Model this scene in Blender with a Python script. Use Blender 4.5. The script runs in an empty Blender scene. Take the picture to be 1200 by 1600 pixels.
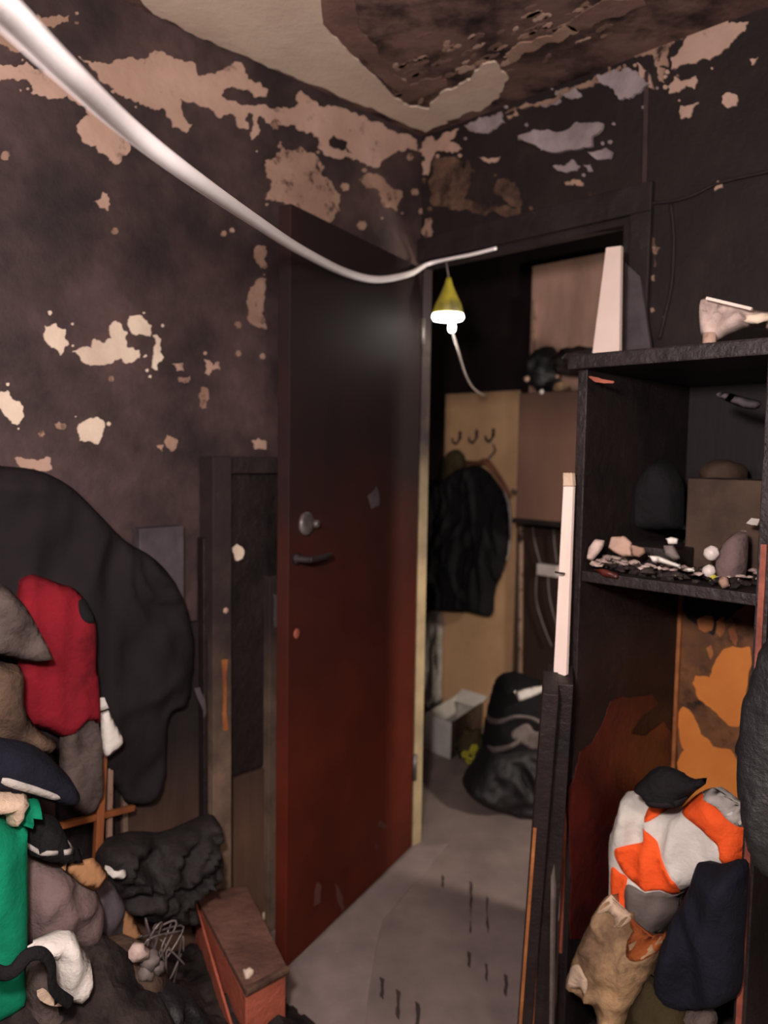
import bpy, bmesh, math, random
import numpy as np
from mathutils import Vector, Matrix, noise
from mathutils.geometry import delaunay_2d_cdt
random.seed(7)
S = bpy.context.scene
COL = S.collection

# ------------------------------------------------------------------ camera
F = 1200.0
PITCH = math.radians(4.3)
ROLL = math.radians(0.9)
CAM = Vector((0, 0, 1.385))
cd = bpy.data.cameras.new('camera')
cam = bpy.data.objects.new('camera', cd)
COL.objects.link(cam)
cd.sensor_fit = 'VERTICAL'
cd.sensor_height = 24.0
cd.lens = 24.0 * F / 1600.0
cd.clip_start = 0.02
cam.location = CAM
ROT = Matrix.Rotation(math.pi / 2 - PITCH, 3, 'X') @ Matrix.Rotation(ROLL, 3, 'Z')
cam.rotation_euler = ROT.to_euler()
cd.dof.use_dof = True
cd.dof.focus_distance = 1.2
cd.dof.aperture_fstop = 2.0
S.camera = cam

# ------------------------------------------------------------------ world, lamps, exposure
w = bpy.data.worlds.new('world'); S.world = w; w.use_nodes = True
w.node_tree.nodes['Background'].inputs[0].default_value = (0.05, 0.045, 0.045, 1)
w.node_tree.nodes['Background'].inputs[1].default_value = 0.0
S.view_settings.view_transform = 'Standard'
S.view_settings.look = 'None'
S.view_settings.gamma = 1
S.view_settings.use_curve_mapping = False
S.view_settings.exposure = 0.95

def lamp(name, kind, loc, energy, color, radius=0.05):
    l = bpy.data.lights.new(name, kind); l.energy = energy; l.color = color
    if kind == 'POINT': l.shadow_soft_size = radius
    o = bpy.data.objects.new(name, l); o.location = loc; COL.objects.link(o)
    return o
# a hand lamp held up beside the photographer, to the left
lamp('hand_lamp_light', 'POINT', (-0.15, 0.09, 1.60), 62, (1.0, 0.86, 0.84), 0.06)
# added light, unseen left of the view, brightens cable and left wall
lamp('left_fill_light', 'POINT', (-0.56, 0.42, 1.62), 9, (1.0, 0.84, 0.82), 0.06)
# a point light behind the photographer, high on the right
lamp('rear_point_light', 'POINT', (0.60, -0.75, 2.0), 34, (1.0, 0.85, 0.76), 0.15)

# ------------------------------------------------------------------ room axes
def ray(px, py):
    return (ROT @ Vector(((px - 600.0) / F, (800.0 - py) / F, -1.0)))
def hitz(px, py, z=0.0):
    r = ray(px, py); return CAM + r * ((z - CAM.z) / r.z)
def atd(px, py, d):
    r = ray(px, py); return CAM + r * (d / r.y)
C0 = hitz(640, 1318, 0.0)
q = math.sqrt(0.5)
U = Vector((-q, -q, 0)); V = Vector((q, -q, 0)); Z = Vector((0, 0, 1))
def P(a, b, z): return C0 + U * a + V * b + Z * z
def ab(p):
    d = p - C0; return (d.dot(U), d.dot(V), p.z)
def hit(px, py, axis, val):
    r = ray(px, py); return CAM + r * ((val - (CAM - C0).dot(axis)) / r.dot(axis))
def hitA(px, py, b=0.0): return hit(px, py, V, b)      # planes parallel to the left wall
def hitB(px, py, a=0.0): return hit(px, py, U, a)      # planes parallel to the doorway wall
_c = ray(661, 214); HC = CAM.z + _c.z / _c.y * C0.y     # ceiling height
HALL = -1.15
WT = 0.035
print('corner', C0, 'ceiling', HC, 'cam ab', ab(CAM))

# added fill light, hidden right of the doorway, brightens the hall
lamp('hall_fill_light', 'POINT', P(-.42, 1.95, 1.45), 56, (1.0, .87, .74), .10)
# ------------------------------------------------------------------ materials
def lin(c):
    return tuple([((v / 255.0) / 12.92 if v <= 10.3 else ((v / 255.0 + 0.055) / 1.055) ** 2.4) for v in c]) + (1,)
SOOT = (30, 25, 25)
def mat(name, c1, c2=None, scale=6.0, rough=0.85, bump=0.25, bscale=45.0, spec=0.25,
        soot=None, zsoot=None, stretch=(1, 1, 1), world=False, metal=0.0, emit=0.0, alpha=1.0, transmission=0.0, sootc=SOOT, grain=None):
    """soot=(threshold, softness, scale): blotches; zsoot=(z0, z1, wobble): smoke stain growing with height"""
    m = bpy.data.materials.new(name); m.use_nodes = True
    nt = m.node_tree; N = nt.nodes; L = nt.links
    b = N['Principled BSDF']
    tc = N.new('ShaderNodeTexCoord'); geo = N.new('ShaderNodeNewGeometry')
    mp = N.new('ShaderNodeMapping'); mp.inputs['Scale'].default_value = stretch
    L.new(geo.outputs['Position'] if world else tc.outputs['Object'], mp.inputs[0])
    def nz(sc, det=6, rgh=0.6, src=mp):
        n = N.new('ShaderNodeTexNoise'); n.inputs['Scale'].default_value = sc
        n.inputs['Detail'].default_value = det; n.inputs['Roughness'].default_value = rgh
        L.new(src.outputs[0], n.inputs['Vector']); return n
    def ramp(f, a, bb, ca=(0, 0, 0, 1), cb=(1, 1, 1, 1)):
        r = N.new('ShaderNodeValToRGB'); r.color_ramp.elements[0].position = max(0, a); r.color_ramp.elements[1].position = min(1, bb)
        r.color_ramp.elements[0].color = ca; r.color_ramp.elements[1].color = cb
        L.new(f, r.inputs[0]); return r
    def mix(f, A, B):
        x = N.new('ShaderNodeMix'); x.data_type = 'RGBA'
        L.new(f, x.inputs[0])
        for s, v in ((6, A), (7, B)):
            if isinstance(v, tuple): x.inputs[s].default_value = v
            else: L.new(v, x.inputs[s])
        return x.outputs[2]
    if c2 is None: c2 = tuple(v * 0.78 for v in c1)
    n1 = nz(scale)
    col = mix(ramp(n1.outputs[0], 0.35, 0.65).outputs[0], lin(c1), lin(c2))
    if grain:
        g = N.new('ShaderNodeMapping'); g.inputs['Scale'].default_value = grain[0]
        L.new(geo.outputs['Position'] if world else tc.outputs['Object'], g.inputs[0])
        gn = nz(grain[1], 5, 0.6, g)
        col = mix(ramp(gn.outputs[0], 0.4, 0.7).outputs[0], col, lin(grain[2]))
    if soot:
        n2 = nz(soot[2], 8, 0.65)
        col = mix(ramp(n2.outputs[0], soot[0] - soot[1], soot[0] + soot[1]).outputs[0], col, lin(sootc))
    if zsoot:
        sp = N.new('ShaderNodeSeparateXYZ'); L.new(geo.outputs['Position'], sp.inputs[0])
        mr = N.new('ShaderNodeMapRange'); mr.inputs[1].default_value = zsoot[0]; mr.inputs[2].default_value = zsoot[1]
        L.new(sp.outputs[2], mr.inputs[0])
        n3 = nz(zsoot[3] if len(zsoot) > 3 else 4.0, 7, 0.6)
        ad = N.new('ShaderNodeMath'); ad.operation = 'MULTIPLY_ADD'
        ad.inputs[1].default_value = zsoot[2]; L.new(n3.outputs[0], ad.inputs[0])
        sb = N.new('ShaderNodeMath'); sb.operation = 'SUBTRACT'; sb.inputs[1].default_value = zsoot[2] * 0.5
        L.new(mr.outputs[0], sb.inputs[0]); L.new(sb.outputs[0], ad.inputs[2])
        col = mix(ramp(ad.outputs[0], 0.0, 1.0).outputs[0], col, lin(sootc))
    L.new(col, b.inputs['Base Color'])
    b.inputs['Roughness'].default_value = rough
    b.inputs['Specular IOR Level'].default_value = spec
    b.inputs['Metallic'].default_value = metal
    b.inputs['Transmission Weight'].default_value = transmission
    b.inputs['Alpha'].default_value = alpha
    if emit:
        b.inputs['Emission Color'].default_value = lin(c1); b.inputs['Emission Strength'].default_value = emit
    if bump:
        nb = nz(bscale, 6, 0.65)
        bp = N.new('ShaderNodeBump'); bp.inputs['Strength'].default_value = bump; bp.inputs['Distance'].default_value = 0.01
        L.new(nb.outputs[0], bp.inputs['Height']); L.new(bp.outputs[0], b.inputs['Normal'])
    return m

M = {}
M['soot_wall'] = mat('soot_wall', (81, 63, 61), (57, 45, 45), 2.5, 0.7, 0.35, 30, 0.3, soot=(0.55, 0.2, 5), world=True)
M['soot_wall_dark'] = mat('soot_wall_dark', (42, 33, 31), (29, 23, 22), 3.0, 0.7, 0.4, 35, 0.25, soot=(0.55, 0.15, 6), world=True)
M['ceiling'] = mat('ceiling_soot', (116, 90, 82), (84, 63, 58), 3.5, 0.8, 0.4, 30, 0.2, soot=(0.56, 0.10, 7), world=True)
M['floor'] = mat('floor_lino', (138, 123, 117), (116, 104, 100), 5.0, 0.55, 0.12, 60, 0.3, soot=(0.80, 0.08, 14), world=True, sootc=(70, 60, 58))
M['scuff'] = mat('floor_scuff', (72, 62, 60), (54, 46, 45), 20, 0.7, 0.1, 60, 0.2)
M['plaster'] = mat('bare_plaster', (178, 150, 134), (160, 132, 116), 6, 0.9, 0.3, 50, 0.1, soot=(0.66, 0.06, 16), sootc=(90, 72, 66), world=True)
M['plaster_pale'] = mat('pale_plaster', (216, 200, 178), (196, 176, 158), 9, 0.9, 0.3, 60, 0.1, world=True)
M['plaster_warm'] = mat('warm_plaster', (160, 132, 114), (128, 102, 88), 6, 0.9, 0.3, 50, 0.1, soot=(0.60, 0.05, 22), sootc=(60, 46, 42), world=True)
M['plaster_dull'] = mat('dull_plaster', (104, 80, 66), (74, 57, 48), 7, 0.9, 0.3, 50, 0.1, soot=(0.56, 0.1, 9), world=True)
M['plaster_dull2'] = mat('smoked_plaster', (124, 98, 88), (100, 78, 70), 9, 0.9, 0.3, 50, 0.1, world=True)
M['plaster_ceiling'] = mat('bare_ceiling', (206, 188, 168), (190, 168, 150), 3.5, 0.9, 0.25, 40, 0.1, soot=(0.72, 0.12, 4), sootc=(110, 92, 80), world=True)
M['flake'] = mat('grey_flake', (150, 138, 138), (120, 108, 108), 12, 0.75, 0.3, 60, 0.2, world=True)
M['door'] = mat('red_brown_door', (92, 38, 26), (74, 30, 20), 3, 0.6, 0.05, 60, 0.1, zsoot=(0.45, 1.45, 0.8, 2.5), world=True, sootc=(36, 29, 29))
M['door_edge'] = mat('cream_jamb', (176, 158, 122), (150, 134, 108), 8, 0.7, 0.2, 60, 0.2, zsoot=(0.95, 1.45, 0.4, 8), world=True, sootc=(48, 40, 42))
M['frame_dark'] = mat('charred_frame', (42, 34, 33), (28, 22, 22), 10, 0.6, 0.5, 40, 0.3, world=True)
M['cable'] = mat('white_cable', (250, 246, 244), (246, 240, 238), 20, 0.5, 0.03, 60, 0.4)
M['metal_dull'] = mat('dull_metal', (120, 112, 108), (84, 78, 76), 30, 0.45, 0.1, 60, 0.5, metal=0.5)
M['hall_wall'] = mat('hall_wall', (92, 76, 66), (70, 58, 52), 3, 0.85, 0.2, 40, 0.15, zsoot=(0.9, 1.6, 0.5, 4), world=True, sootc=(28, 22, 21))
M['hall_ceiling'] = mat('hall_ceiling', (40, 32, 30), (26, 20, 20), 3, 0.85, 0.3, 30, 0.15, world=True)
M['cream'] = mat('cream_board', (214, 174, 132), (198, 158, 118), 2.5, 0.7, 0.05, 50, 0.25, zsoot=(1.62, 1.80, 0.3, 10), world=True, sootc=(60, 44, 34))
M['cupboard'] = mat('brown_laminate', (132, 100, 84), (112, 84, 72), 3, 0.6, 0.1, 50, 0.25, zsoot=(1.45, 1.78, 0.2, 4), world=True, sootc=(50, 38, 33), stretch=(1, 1, 0.3))
M['dark_wood'] = mat('dark_wood', (62, 46, 38), (44, 33, 28), 4, 0.6, 0.2, 50, 0.25, stretch=(1, 1, 0.2))
M['char'] = mat('char_wood', (38, 30, 29), (24, 19, 19), 8, 0.5, 0.6, 30, 0.35)
M['char_gloss'] = mat('char_gloss', (34, 29, 30), (20, 17, 17), 5, 0.3, 0.5, 18, 0.5)
M['brown_ply'] = mat('scorched_ply', (96, 72, 58), (70, 52, 42), 5, 0.7, 0.3, 40, 0.2, zsoot=(0.30, 0.64, 0.5, 6), stretch=(1, 1, 0.15), world=True, sootc=(32, 28, 28))
M['ply_batten'] = mat('worn_batten', (128, 108, 90), (86, 70, 60), 7, 0.75, 0.3, 50, 0.2, zsoot=(0.35, 0.95, 0.5, 7), world=True, sootc=(44, 36, 36))
M['orange_ply'] = mat('orange_hardboard', (214, 134, 60), (194, 114, 52), 5, 0.6, 0.05, 50, 0.3)
M['tan_scorch'] = mat('tan_scorch', (124, 82, 52), (88, 60, 42), 9, 0.65, 0.1, 50, 0.2, soot=(0.60, 0.1, 12))
M['red_gloss'] = mat('red_lacquer', (88, 32, 26), (60, 22, 20), 7, 0.35, 0.5, 12, 0.5, soot=(0.62, 0.12, 8))
M['red_edge'] = mat('worn_red_edge', (150, 84, 66), (110, 56, 44), 20, 0.6, 0.2, 60, 0.3)
M['orange_edge'] = mat('orange_board_edge', (170, 110, 60), (120, 66, 42), 12, 0.6, 0.2, 60, 0.3)
M['white_board'] = mat('white_board', (226, 208, 196), (212, 192, 180), 3, 0.5, 0.05, 50, 0.3)
M['pink_board'] = mat('pinkish_board', (188, 150, 134), (130, 104, 92), 4, 0.7, 0.1, 50, 0.2, zsoot=(2.2, 2.5, 0.3, 5), stretch=(1, 1, 0.3), world=True)
M['grey_sheet'] = mat('sooty_grey_sheet', (84, 76, 80), (58, 52, 56), 8, 0.7, 0.3, 40, 0.25)
M['black_cloth'] = mat('black_cloth', (26, 24, 26), (18, 17, 19), 12, 0.85, 0.80, 60, 0.2)
M['black_soft'] = mat('faded_black_cloth', (35, 31, 32), (26, 23, 24), 5, 0.9, 0.30, 50, 0.15)
M['black_gloss'] = mat('black_plastic', (30, 29, 30), (17, 17, 17), 10, 0.6, 0.80, 25, 0.5)
M['red_cloth'] = mat('red_cloth', (128, 28, 38), (98, 22, 30), 5, 0.9, 0.50, 70, 0.1, soot=(0.62, 0.12, 5), sootc=(60, 20, 22))
M['grey_cloth'] = mat('grey_cloth', (92, 80, 76), (62, 54, 50), 10, 0.9, 0.80, 40, 0.15, soot=(0.6, 0.1, 14))
M['white_cloth'] = mat('white_cloth', (214, 208, 200), (190, 186, 176), 8, 0.85, 0.60, 40, 0.15)
M['dirty_white'] = mat('dirty_white_cloth', (186, 180, 172), (134, 128, 122), 6, 0.85, 0.70, 30, 0.15, soot=(0.68, 0.08, 9), sootc=(92, 84, 80))
M['navy'] = mat('navy_cloth', (26, 27, 38), (18, 19, 27), 8, 0.9, 0.60, 60, 0.15)
M['green_cloth'] = mat('green_cloth', (10, 128, 92), (8, 98, 70), 5, 0.85, 0.40, 50, 0.15)
M['cream_cloth'] = mat('cream_cloth', (206, 184, 160), (176, 152, 130), 8, 0.9, 0.60, 50, 0.1)
M['mauve_cloth'] = mat('mauve_grey_cloth', (116, 98, 96), (88, 74, 72), 6, 0.9, 0.80, 40, 0.1, soot=(0.64, 0.1, 10), sootc=(64, 50, 48))
M['tan_card'] = mat('tan_card', (176, 132, 92), (138, 98, 68), 6, 0.85, 0.40, 50, 0.15, soot=(0.64, 0.12, 8), sootc=(70, 52, 42))
M['brown_sack'] = mat('brown_sack', (98, 80, 66), (66, 52, 44), 7, 0.9, 1.00, 30, 0.1, soot=(0.56, 0.12, 9), sootc=(38, 30, 28))
M['ash_black'] = mat('char_rubble', (40, 36, 34), (24, 22, 21), 20, 0.7, 0.9, 22, 0.3, soot=(0.55, 0.1, 12))
M['ash'] = mat('ash_rubble', (58, 50, 46), (36, 31, 30), 14, 0.9, 1.00, 25, 0.15, soot=(0.54, 0.1, 10), sootc=(24, 21, 21))
M['brick_box'] = mat('red_brown_box', (190, 104, 80), (150, 80, 62), 5, 0.8, 0.60, 40, 0.2, soot=(0.66, 0.1, 8), sootc=(78, 56, 48))
M['box_top'] = mat('dusty_box_top', (122, 88, 76), (98, 68, 58), 6, 0.85, 0.80, 30, 0.15, soot=(0.6, 0.15, 5), sootc=(66, 54, 50))
M['orange_cloth'] = mat('orange_cloth', (236, 92, 40), (214, 76, 30), 6, 0.8, 0.60, 40, 0.15)
M['beige_bag'] = mat('beige_bag', (176, 144, 106), (110, 90, 70), 7, 0.8, 0.80, 25, 0.2, soot=(0.54, 0.10, 9), sootc=(84, 64, 50))
M['olive'] = mat('olive_cloth', (62, 54, 34), (42, 36, 24), 7, 0.9, 0.80, 30, 0.1)
M['copper_cloth'] = mat('rust_cloth', (150, 78, 34), (104, 54, 28), 7, 0.8, 0.80, 30, 0.2)
M['yellow'] = mat('yellow_plastic', (168, 156, 44), (92, 88, 52), 14, 0.5, 0.1, 50, 0.3)
M['yellow_green'] = mat('yellow_petals', (190, 180, 50), (120, 130, 50), 14, 0.6, 0.1, 50, 0.3)
M['leaf'] = mat('dull_leaf', (70, 62, 38), (48, 44, 30), 9, 0.8, 0.2, 50, 0.2)
M['bulb'] = mat('glowing_bulb', (255, 252, 244), (255, 252, 244), 1, 0.5, 0, 50, 0.2, emit=7.0)
M['white_plastic'] = mat('white_plastic', (210, 200, 194), (190, 180, 172), 10, 0.4, 0.05, 50, 0.4)
M['paper'] = mat('sooty_paper', (196, 176, 166), (136, 116, 108), 20, 0.8, 0.3, 50, 0.15, soot=(0.62, 0.08, 30), sootc=(60, 48, 46))
M['mid_grey'] = mat('mid_grey', (110, 100, 96), (84, 76, 72), 14, 0.6, 0.3, 40, 0.3)
M['wood_stick'] = mat('orange_wood', (150, 88, 48), (108, 64, 40), 10, 0.6, 0.2, 50, 0.3, stretch=(1, 1, 0.2))
M['hanger'] = mat('hanger_wood', (128, 84, 64), (90, 58, 46), 10, 0.5, 0.1, 50, 0.3)
M['glass'] = mat('cloudy_glass', (220, 205, 195), (180, 165, 155), 12, 0.25, 0.2, 30, 0.5, alpha=0.45)
M['cupboard_brown'] = mat('burnt_board_box', (74, 58, 46), (46, 36, 31), 7, 0.75, 0.4, 30, 0.2)

# ------------------------------------------------------------------ object helpers
WORLD0 = {}
def props(o, label=None, cat=None, group=None, kind=None):
    if label: o['label'] = label
    if cat: o['category'] = cat
    if group: o['group'] = group
    if kind: o['kind'] = kind
    return o
def thing(name, base, label, cat, group=None):
    o = bpy.data.objects.new(name, None); o.location = base; o.empty_display_size = 0.05
    COL.objects.link(o); WORLD0[o.name] = Vector(base)
    return props(o, label, cat, group)
def link(name, bm, m, parent=None, smooth=False, recalc=True):
    """bm holds world coordinates; returns the linked mesh object"""
    if recalc: bmesh.ops.recalc_face_normals(bm, faces=bm.faces)
    if parent is not None: org = WORLD0[parent.name]
    else:
        zs = min(v.co.z for v in bm.verts)
        c = sum((v.co for v in bm.verts), Vector()) / len(bm.verts); org = Vector((c.x, c.y, zs))
    bmesh.ops.translate(bm, verts=bm.verts, vec=-org)
    me = bpy.data.meshes.new(name); bm.to_mesh(me); bm.free()
    for mm in (m if isinstance(m, (list, tuple)) else [m]): me.materials.append(mm)
    if smooth:
        for p in me.polygons: p.use_smooth = True
    o = bpy.data.objects.new(name, me); COL.objects.link(o)
    if parent is not None: o.parent = parent
    else: o.location = org
    WORLD0[o.name] = org
    return o
def one(name, bm, m, label, cat, group=None, kind=None, smooth=False):
    return props(link(name, bm, m, None, smooth), label, cat, group, kind)
def struct(name, bm, m):
    return props(link(name, bm, m), kind='structure')

def box8(bm, p, bev=0.0):
    """p: 8 corners, bottom 4 (ccw) then top 4"""
    vs = [bm.verts.new(v) for v in p]
    fs = [bm.faces.new([vs[i] for i in f]) for f in ((3, 2, 1, 0), (4, 5, 6, 7), (0, 1, 5, 4), (1, 2, 6, 5), (2, 3, 7, 6), (3, 0, 4, 7))]
    if bev:
        es = {e for f in fs for e in f.edges}
        bmesh.ops.bevel(bm, geom=list(es), offset=bev, segments=2, affect='EDGES', profile=0.6)
    return bm
def boxab(a0, a1, b0, b1, z0, z1, bev=0.0, bm=None):
    bm = bm or bmesh.new()
    return box8(bm, [P(a0, b0, z0), P(a1, b0, z0), P(a1, b1, z0), P(a0, b1, z0), P(a0, b0, z1), P(a1, b0, z1), P(a1, b1, z1), P(a0, b1, z1)], bev)
def beam(p0, p1, w, t, side=None, bm=None, bev=0.0):
    """board from p0 to p1; w along side, t across"""
    bm = bm or bmesh.new()
    d = (p1 - p0).normalized()
    s = side if side is not None else d.cross(Z)
    s = (s - d * s.dot(d)).normalized(); n = d.cross(s).normalized()
    c = []
    for p in (p0, p1):
        for i, j in ((-1, -1), (1, -1), (1, 1), (-1, 1)): c.append(p + s * (w / 2 * i) + n * (t / 2 * j))
    return box8(bm, c, bev)
def smoothpath(pts, n=6):
    out = []
    k = len(pts)
    for i in range(k - 1):
        p0 = pts[max(0, i - 1)]; p1 = pts[i]; p2 = pts[i + 1]; p3 = pts[min(k - 1, i + 2)]
        for j in range(n):
            t = j / n
            out.append(0.5 * ((2 * p1) + (p2 - p0) * t + (2 * p0 - 5 * p1 + 4 * p2 - p3) * t * t + (3 * p1 - p0 - 3 * p2 + p3) * t ** 3))
    out.append(pts[-1]); return out
def tube(pts, r, seg=8, bm=None, n=6, flat=1.0):
    bm = bm or bmesh.new()
    if isinstance(r, (int, float)): r = [r] * len(pts)
    rp = smoothpath([Vector((v, 0, 0)) for v in r], n); pp = smoothpath(pts, n) if len(pts) > 2 else pts
    if len(pts) <= 2: rp = [Vector((v, 0, 0)) for v in r]
    prev = None; up = None
    for i, p in enumerate(pp):
        t = (pp[min(i + 1, len(pp) - 1)] - pp[max(i - 1, 0)]).normalized()
        if up is None: up = t.orthogonal().normalized()
        up = (up - t * up.dot(t)).normalized(); s = t.cross(up)
        ring = [bm.verts.new(p + (up * math.cos(2 * math.pi * k / seg) + s * math.sin(2 * math.pi * k / seg) * flat) * rp[i].x) for k in range(seg)]
        if prev:
            for k in range(seg): bm.faces.new((prev[k], prev[(k + 1) % seg], ring[(k + 1) % seg], ring[k]))
        else: bm.faces.new(list(reversed(ring)))
        prev = ring
    bm.faces.new(prev)
    return bm
def lathe(base, axis, prof, seg=20, bm=None):
    """prof: (r, h) along axis from base"""
    bm = bm or bmesh.new()
    ax = axis.normalized(); x = ax.orthogonal().normalized(); y = ax.cross(x)
    prev = None
    for r, h in prof:
        ring = [bm.verts.new(base + ax * h + (x * math.cos(2 * math.pi * k / seg) + y * math.sin(2 * math.pi * k / seg)) * max(r, 1e-4)) for k in range(seg)]
        if prev:
            for k in range(seg): bm.faces.new((prev[k], prev[(k + 1) % seg], ring[(k + 1) % seg], ring[k]))
        else: bm.faces.new(ring)
        prev = ring
    bm.faces.new(prev)
    return bm
def lump(c, r, bm=None, amp=0.25, fr=8, sub=3, squash=(1, 1, 1), seed=0):
    bm2 = bmesh.new(); bmesh.ops.create_icosphere(bm2, subdivisions=sub, radius=1)
    for v in bm2.verts:
        d = v.co.normalized()
        k = 1 + amp * noise.noise(d * fr * 0.25 + Vector((seed * 7.1, seed * 3.3, 0))) * 2 + amp * 0.4 * noise.noise(d * fr * 0.6 + Vector((0, seed, 9)))
        v.co = Vector((d.x * squash[0], d.y * squash[1], d.z * squash[2])) * k * r + c
    if bm is None: return bm2
    me = bpy.data.meshes.new('tmp'); bm2.to_mesh(me); bm.from_mesh(me); bpy.data.meshes.remove(me); bm2.free()
    return bm

# jagged outline
def jag(pts, amp=0.16, lv=3, seed=1):
    rnd = random.Random(seed); cur = [Vector((x, y)) for x, y in pts]
    for l in range(lv):
        nxt = []
        for i, p in enumerate(cur):
            qn = cur[(i + 1) % len(cur)]; d = qn - p
            nxt.append(p)
            if d.length < 3: continue
            nxt.append((p + qn) / 2 + Vector((-d.y, d.x)) * rnd.uniform(-amp, amp) * min(1.0, 26.0 / d.length))
        cur = nxt
    return [(p.x, p.y) for p in cur]
_ps = [0]
def patch(parent, pts, hitf, nrm, m, thick=0.003, amp=0.16, lv=3, name='plaster_patch', curl=0.0):
    """a thin flake with its own raised edge on a wall, ceiling or board"""
    _ps[0] += 1
    jp = jag(pts, amp, lv, _ps[0])
    vs, es, fs, *_ = delaunay_2d_cdt([Vector(p) for p in jp], [], [list(range(len(jp)))], 1, 1e-5)
    pp = [hitf(p.x, p.y) for p in vs]
    bm = bmesh.new()
    c = sum(pp, Vector()) / len(pp)
    mx = max((p - c).length for p in pp)
    def lift(p): return nrm * (curl * ((p - c).length / mx) ** 2)
    fv = [bm.verts.new(p + nrm * thick + lift(p)) for p in pp]
    bk = [bm.verts.new(p - nrm * 0.0008 + lift(p)) for p in pp]
    ec = {}
    for f in fs:
        bm.faces.new([fv[i] for i in f]); bm.faces.new([bk[i] for i in reversed(f)])
        for i in range(len(f)):
            e = (f[i], f[(i + 1) % len(f)]); ec[e] = 1
    for (i, j) in list(ec):
        if (j, i) not in ec:
            try: bm.faces.new((fv[j], fv[i], bk[i], bk[j]))
            except ValueError: pass
    return link(name, bm, m, parent)

# soft bodies from outlines: cloth, bags, sacks; full thickness, folded relief
def inside(poly, X, Y):
    r = np.zeros(X.shape, bool); n = len(poly)
    for i in range(n):
        x1, y1 = poly[i]; x2, y2 = poly[(i + 1) % n]
        if y1 == y2: continue
        c = ((y1 > Y) != (y2 > Y)) & (X < (x2 - x1) * (Y - y1) / (y2 - y1) + x1)
        r ^= c
    return r
def near(poly, X, Y):
    best = np.full(X.shape, 1e9); bx = np.zeros(X.shape); by = np.zeros(X.shape); n = len(poly)
    for i in range(n):
        x1, y1 = poly[i]; x2, y2 = poly[(i + 1) % n]
        dx, dy = x2 - x1, y2 - y1; L2 = dx * dx + dy * dy + 1e-12
        t = np.clip(((X - x1) * dx + (Y - y1) * dy) / L2, 0, 1)
        qx = x1 + t * dx; qy = y1 + t * dy; d = np.hypot(X - qx, Y - qy)
        k = d < best; best[k] = d[k]; bx[k] = qx[k]; by[k] = qy[k]
    return best, bx, by
def frameA(b): return (P(0, b, 0), -U, Z, V, lambda x, y: hitA(x, y, b))      # parallel to the left wall
def frameB(a): return (P(a, 0, 0), V, Z, U, lambda x, y: hitB(x, y, a))       # parallel to the doorway wall
def frameT(px, py, d, tilt, yaw=0.0):
    """plane through the point seen at (px,py), depth d; leaning back by tilt degrees, turned by yaw"""
    o = atd(px, py, d); t = math.radians(tilt); y = math.radians(yaw)
    s = Vector((math.cos(y), math.sin(y), 0)); fwd = Vector((-math.sin(y), math.cos(y), 0))
    up = Z * math.cos(t) + fwd * math.sin(t); n = s.cross(up)
    def h(x, yy):
        r = ray(x, yy); return CAM + r * ((o - CAM).dot(n) / r.dot(n))
    return (o, s, up, n, h)
def rounded(pts, n=3):
    out = []
    k = len(pts)
    for i in range(k):
        p0, p1, p2, p3 = [Vector(pts[(i + j) % k]) for j in (-1, 0, 1, 2)]
        for j in range(n):
            t = j / n
            out.append(0.5 * ((2 * p1) + (p2 - p0) * t + (2 * p0 - 5 * p1 + 4 * p2 - p3) * t * t + (3 * p1 - p0 - 3 * p2 + p3) * t ** 3))
    return [(p.x, p.y) for p in out]
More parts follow.
